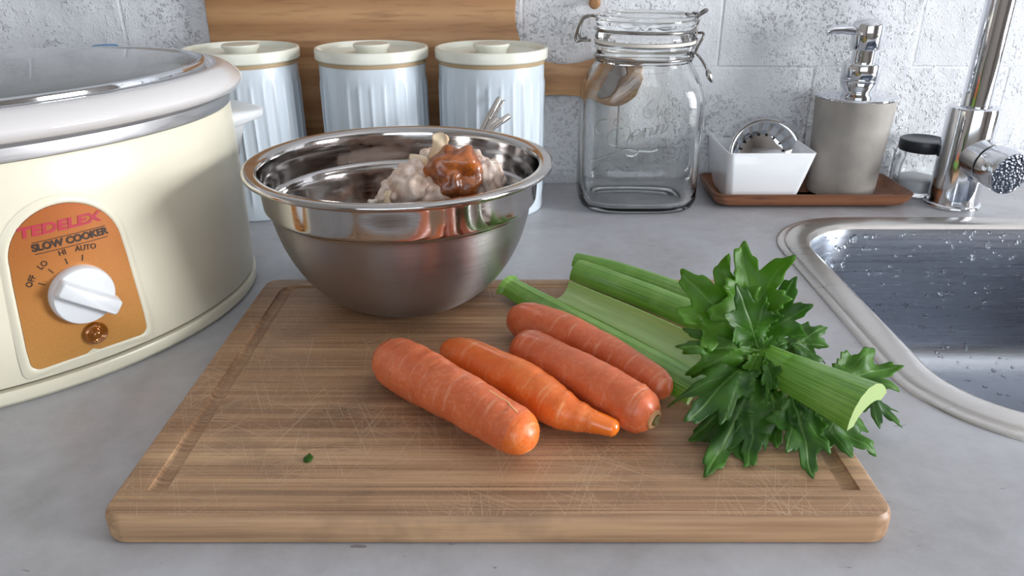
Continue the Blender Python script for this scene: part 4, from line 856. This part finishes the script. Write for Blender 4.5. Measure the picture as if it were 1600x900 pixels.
def leaf(parent, base, tip, nrm, width=0.8, bend=0.15, cup=0.1, ruffle=0.05, seed=0, twist=0.0, name='leaf'):
    base, tip, nrm = Vector(base), Vector(tip), Vector(nrm)
    L = (tip-base).length; ey = (tip-base)/L; ex = ey.cross(nrm).normalized(); ez = ex.cross(ey)
    rnd = random.Random(seed); jit = [rnd.uniform(0.8, 1.2) for _ in LOBES]
    NA, NRg = 144, 9; vs = []; vein = []
    def place(x, y):
        z = -bend*(y*y-0.25*y)*1.0+cup*x*x*2.2+ruffle*sin(7*y+seed)*abs(x)*1.6+ruffle*0.6*sin(11*x+2*seed)*(abs(x)+0.15*y)+ruffle*1.5*mnoise.noise(Vector((x*4, y*4, seed*9.1)))
        xx = x*width*1.15; tw = twist*y
        q = Vector((xx*cos(tw)-z*sin(tw), y-0.12*bend*y*y, z*cos(tw)+xx*sin(tw)))
        w3 = base+ex*(q.x*L)+ey*(q.y*L)+ez*(q.z*L)
        fl_ = BT+0.0006 if w3.x < BX1+0.004 else (0.006 if w3.x > SX0-0.006 else 0.0012)   # leaves rest on the board, the worktop or the sink rim
        if w3.z < fl_+0.004: w3.z = fl_+0.004*math.exp((w3.z-fl_-0.004)/0.012)
        return w3
    def vfac(x, y):
        d = abs(x)*1.0 if y < 0.98 else 1
        f = max(0, 1-d/0.022)
        for (a_, r_, s_) in LOBES[1:5]:
            ar = radians(a_); o = Vector((0, 0.10+0.12*(1 if abs(a_-90) < 50 else 0))); dr_ = Vector((cos(ar)*r_, 0.38+sin(ar)*r_))-o
            q = Vector((x, y))-o; k = max(0, min(1, q.dot(dr_)/dr_.length_squared)); f = max(f, 0.8*max(0, 1-(q-dr_*k).length/0.016))
        return f
    cx, cy = 0.0, 0.38; vs.append(place(cx, cy)); vein.append(vfac(cx, cy))
    outl = []
    for k in range(NA):
        th = 360*k/NA-90; r = 0.31 if th > -50 and th < 230 else 0.25
        for (a_, r_, s_), j in zip(LOBES, jit):
            d = (th-a_+180) % 360-180; r = max(r, 0.30+((r_*j if a_ != 90 else r_)-0.30)*math.exp(-(d/s_)**2))
        r *= 1+0.075*(abs(((th*0.068+jit[1]) % 1)-0.5)*4-1)
        dd = abs((th+90+180) % 360-180)
        if dd < 26: r = max(r*(dd/26), 0.0)+(1-dd/26)*0.38
        outl.append((r, radians(th)))
    for g in range(1, NRg+1):
        for r, th in outl:
            x, y = cx+r*g/NRg*cos(th), cy+r*g/NRg*sin(th); vs.append(place(x, y)); vein.append(vfac(x, y))
    fs = [[0, 1+k, 1+(k+1) % NA] for k in range(NA)]
    for g in range(NRg-1):
        for k in range(NA):
            l = (k+1) % NA; fs.append([1+g*NA+k, 1+(g+1)*NA+k, 1+(g+1)*NA+l, 1+g*NA+l])
    o = obj(name, MB().add(vs, fs), LEAF, parent, angle=180, solid=0.0005)
    if len(o.data.vertices) == len(vein):
        at = o.data.attributes.new('vein', 'FLOAT', 'POINT'); at.data.foreach_set('value', vein)
    return o
def stem(parent, pts, r0=0.0016, r1=0.001):
    pt = spline(pts, 5); n = len(pt); return obj('leaf_stem', MB().tube(pt, [r0+(r1-r0)*i/(n-1) for i in range(n)], 10), CEL, parent)
NODE = P(1186, 547, 0.418); YN = NODE.y
cam_dir = Vector((0, -0.85, 0.5))
LV = E_
def lf(b, t, nrm, **k): return leaf(LV, P(*b), P(*t), nrm, **k)
# upright spray
lf((1178, 536, YN), (1066, 424, YN+0.012), (0.25, -0.9, 0.35), width=0.74, bend=0.10, cup=0.25, ruffle=0.05, seed=1)
lf((1180, 528, YN+0.006), (1160, 380, YN+0.018), (0.05, -0.9, 0.3), width=0.76, bend=0.05, cup=0.35, ruffle=0.06, seed=2)
lf((1186, 540, YN+0.004), (1243, 432, YN+0.016), (-0.3, -0.9, 0.4), width=0.74, bend=0.16, cup=0.15, ruffle=0.07, seed=3)
lf((1186, 545, YN-0.004), (1152, 446, YN-0.004), (0.1, -0.95, 0.3), width=0.74, bend=0.02, cup=0.30, ruffle=0.05, seed=4)
lf((1178, 549, YN-0.006), (1072, 534, YN-0.018), (0.1, -0.75, 0.8), width=0.62, bend=0.35, cup=-0.5, ruffle=0.08, seed=5)
# hanging spray in front
lf((1178, 560, YN-0.008), (1080, 640, G(1080, 640, BT+0.032).y), (-0.2, -0.6, 0.9), width=0.44, bend=0.25, cup=-0.2, ruffle=0.06, seed=6)
lf((1186, 575, YN-0.012), (1108, 748, G(1108, 748, BT+0.004).y), (-0.1, -0.7, 0.8), width=0.50, bend=0.22, cup=-0.25, ruffle=0.07, seed=7)
lf((1192, 590, YN-0.018), (1176, 735, G(1176, 735, BT+0.004).y), (0.1, -0.7, 0.7), width=0.42, bend=0.20, cup=-0.3, ruffle=0.06, seed=8)
lf((1238, 612, YN-0.030), (1276, 748, G(1276, 748, BT+0.004).y), (0.1, -0.65, 0.9), width=0.52, bend=0.16, cup=0.1, ruffle=0.06, seed=9)
lf((1205, 600, YN-0.020), (1215, 700, G(1215, 700, BT+0.005).y), (-0.2, -0.8, 0.6), width=0.55, bend=0.2, cup=-0.2, ruffle=0.07, seed=10)
lf((1258, 640, YN-0.040), (1378, 700, G(1378, 700, BT+0.006).y), (0.2, -0.5, 0.9), width=0.75, bend=0.22, cup=-0.15, ruffle=0.06, seed=11)
# right-hand spray
lf((1288, 598, YN-0.004), (1412, 566, YN+0.006), (0.0, -0.55, 0.9), width=0.62, bend=0.12, cup=0.15, ruffle=0.07, seed=12)
lf((1330, 592, YN-0.006), (1420, 655, YN-0.034), (0.3, -0.5, 0.9), width=0.52, bend=0.30, cup=-0.3, ruffle=0.07, seed=13)
lf((1232, 545, YN+0.012), (1298, 503, YN+0.024), (-0.1, -0.7, 0.8), width=0.62, bend=0.25, cup=-0.5, ruffle=0.07, seed=14)
lf((1236, 540, YN+0.012), (1300, 580, YN-0.004), (0.1, -0.6, 0.9), width=0.62, bend=0.3, cup=-0.5, ruffle=0.08, seed=15)
lf((1200, 548, YN+0.008), (1244, 528, YN+0.016), (0.0, -0.7, 0.8), width=0.7, bend=0.2, cup=-0.4, ruffle=0.07, seed=16)
# small bright new leaves at the joint
lf((1186, 552, YN-0.010), (1168, 590, YN-0.026), (-0.2, -0.8, 0.6), width=0.5, bend=0.2, cup=0.4, ruffle=0.04, seed=17)
lf((1190, 546, YN-0.008), (1208, 524, YN-0.006), (0.1, -0.8, 0.6), width=0.55, bend=0.2, cup=0.5, ruffle=0.03, seed=18)
lf((1196, 556, YN-0.010), (1206, 618, YN-0.040), (0.3, -0.8, 0.6), width=0.35, bend=0.2, cup=0.3, ruffle=0.05, seed=19)
stem(LV, [P(1120, 560, YN+0.004), P(1150, 552, YN), P(1186, 547, YN-0.002)], 0.0030, 0.0034)
stem(LV, [P(1186, 547, YN), P(1184, 565, YN-0.008), P(1192, 590, YN-0.018)], 0.0026, 0.0014)
stem(LV, [P(1196, 556, YN-0.006), P(1216, 590, YN-0.022), P(1240, 616, YN-0.031)], 0.0022, 0.0012)
stem(LV, [P(1190, 550, YN+0.004), P(1212, 548, YN+0.010), P(1238, 543, YN+0.013)], 0.0020, 0.0013)
stem(LV, [P(1238, 545, YN+0.012), P(1270, 580, YN+0.002), P(1300, 597, YN-0.003), P(1332, 592, YN-0.006)], 0.0016, 0.0011)
# a crumb of celery on the board
q = G(482, 718, BT)
tag(obj('celery_crumb', MB().add(*lump((q.x, q.y, BT+0.0008), 0.0022, 0.0034, 0.0010, 0.5, 2, 9, sub=3)), LEAF, loc=(q.x, q.y, BT)), 'tiny green celery crumb alone on the left of the cutting board', 'crumb')
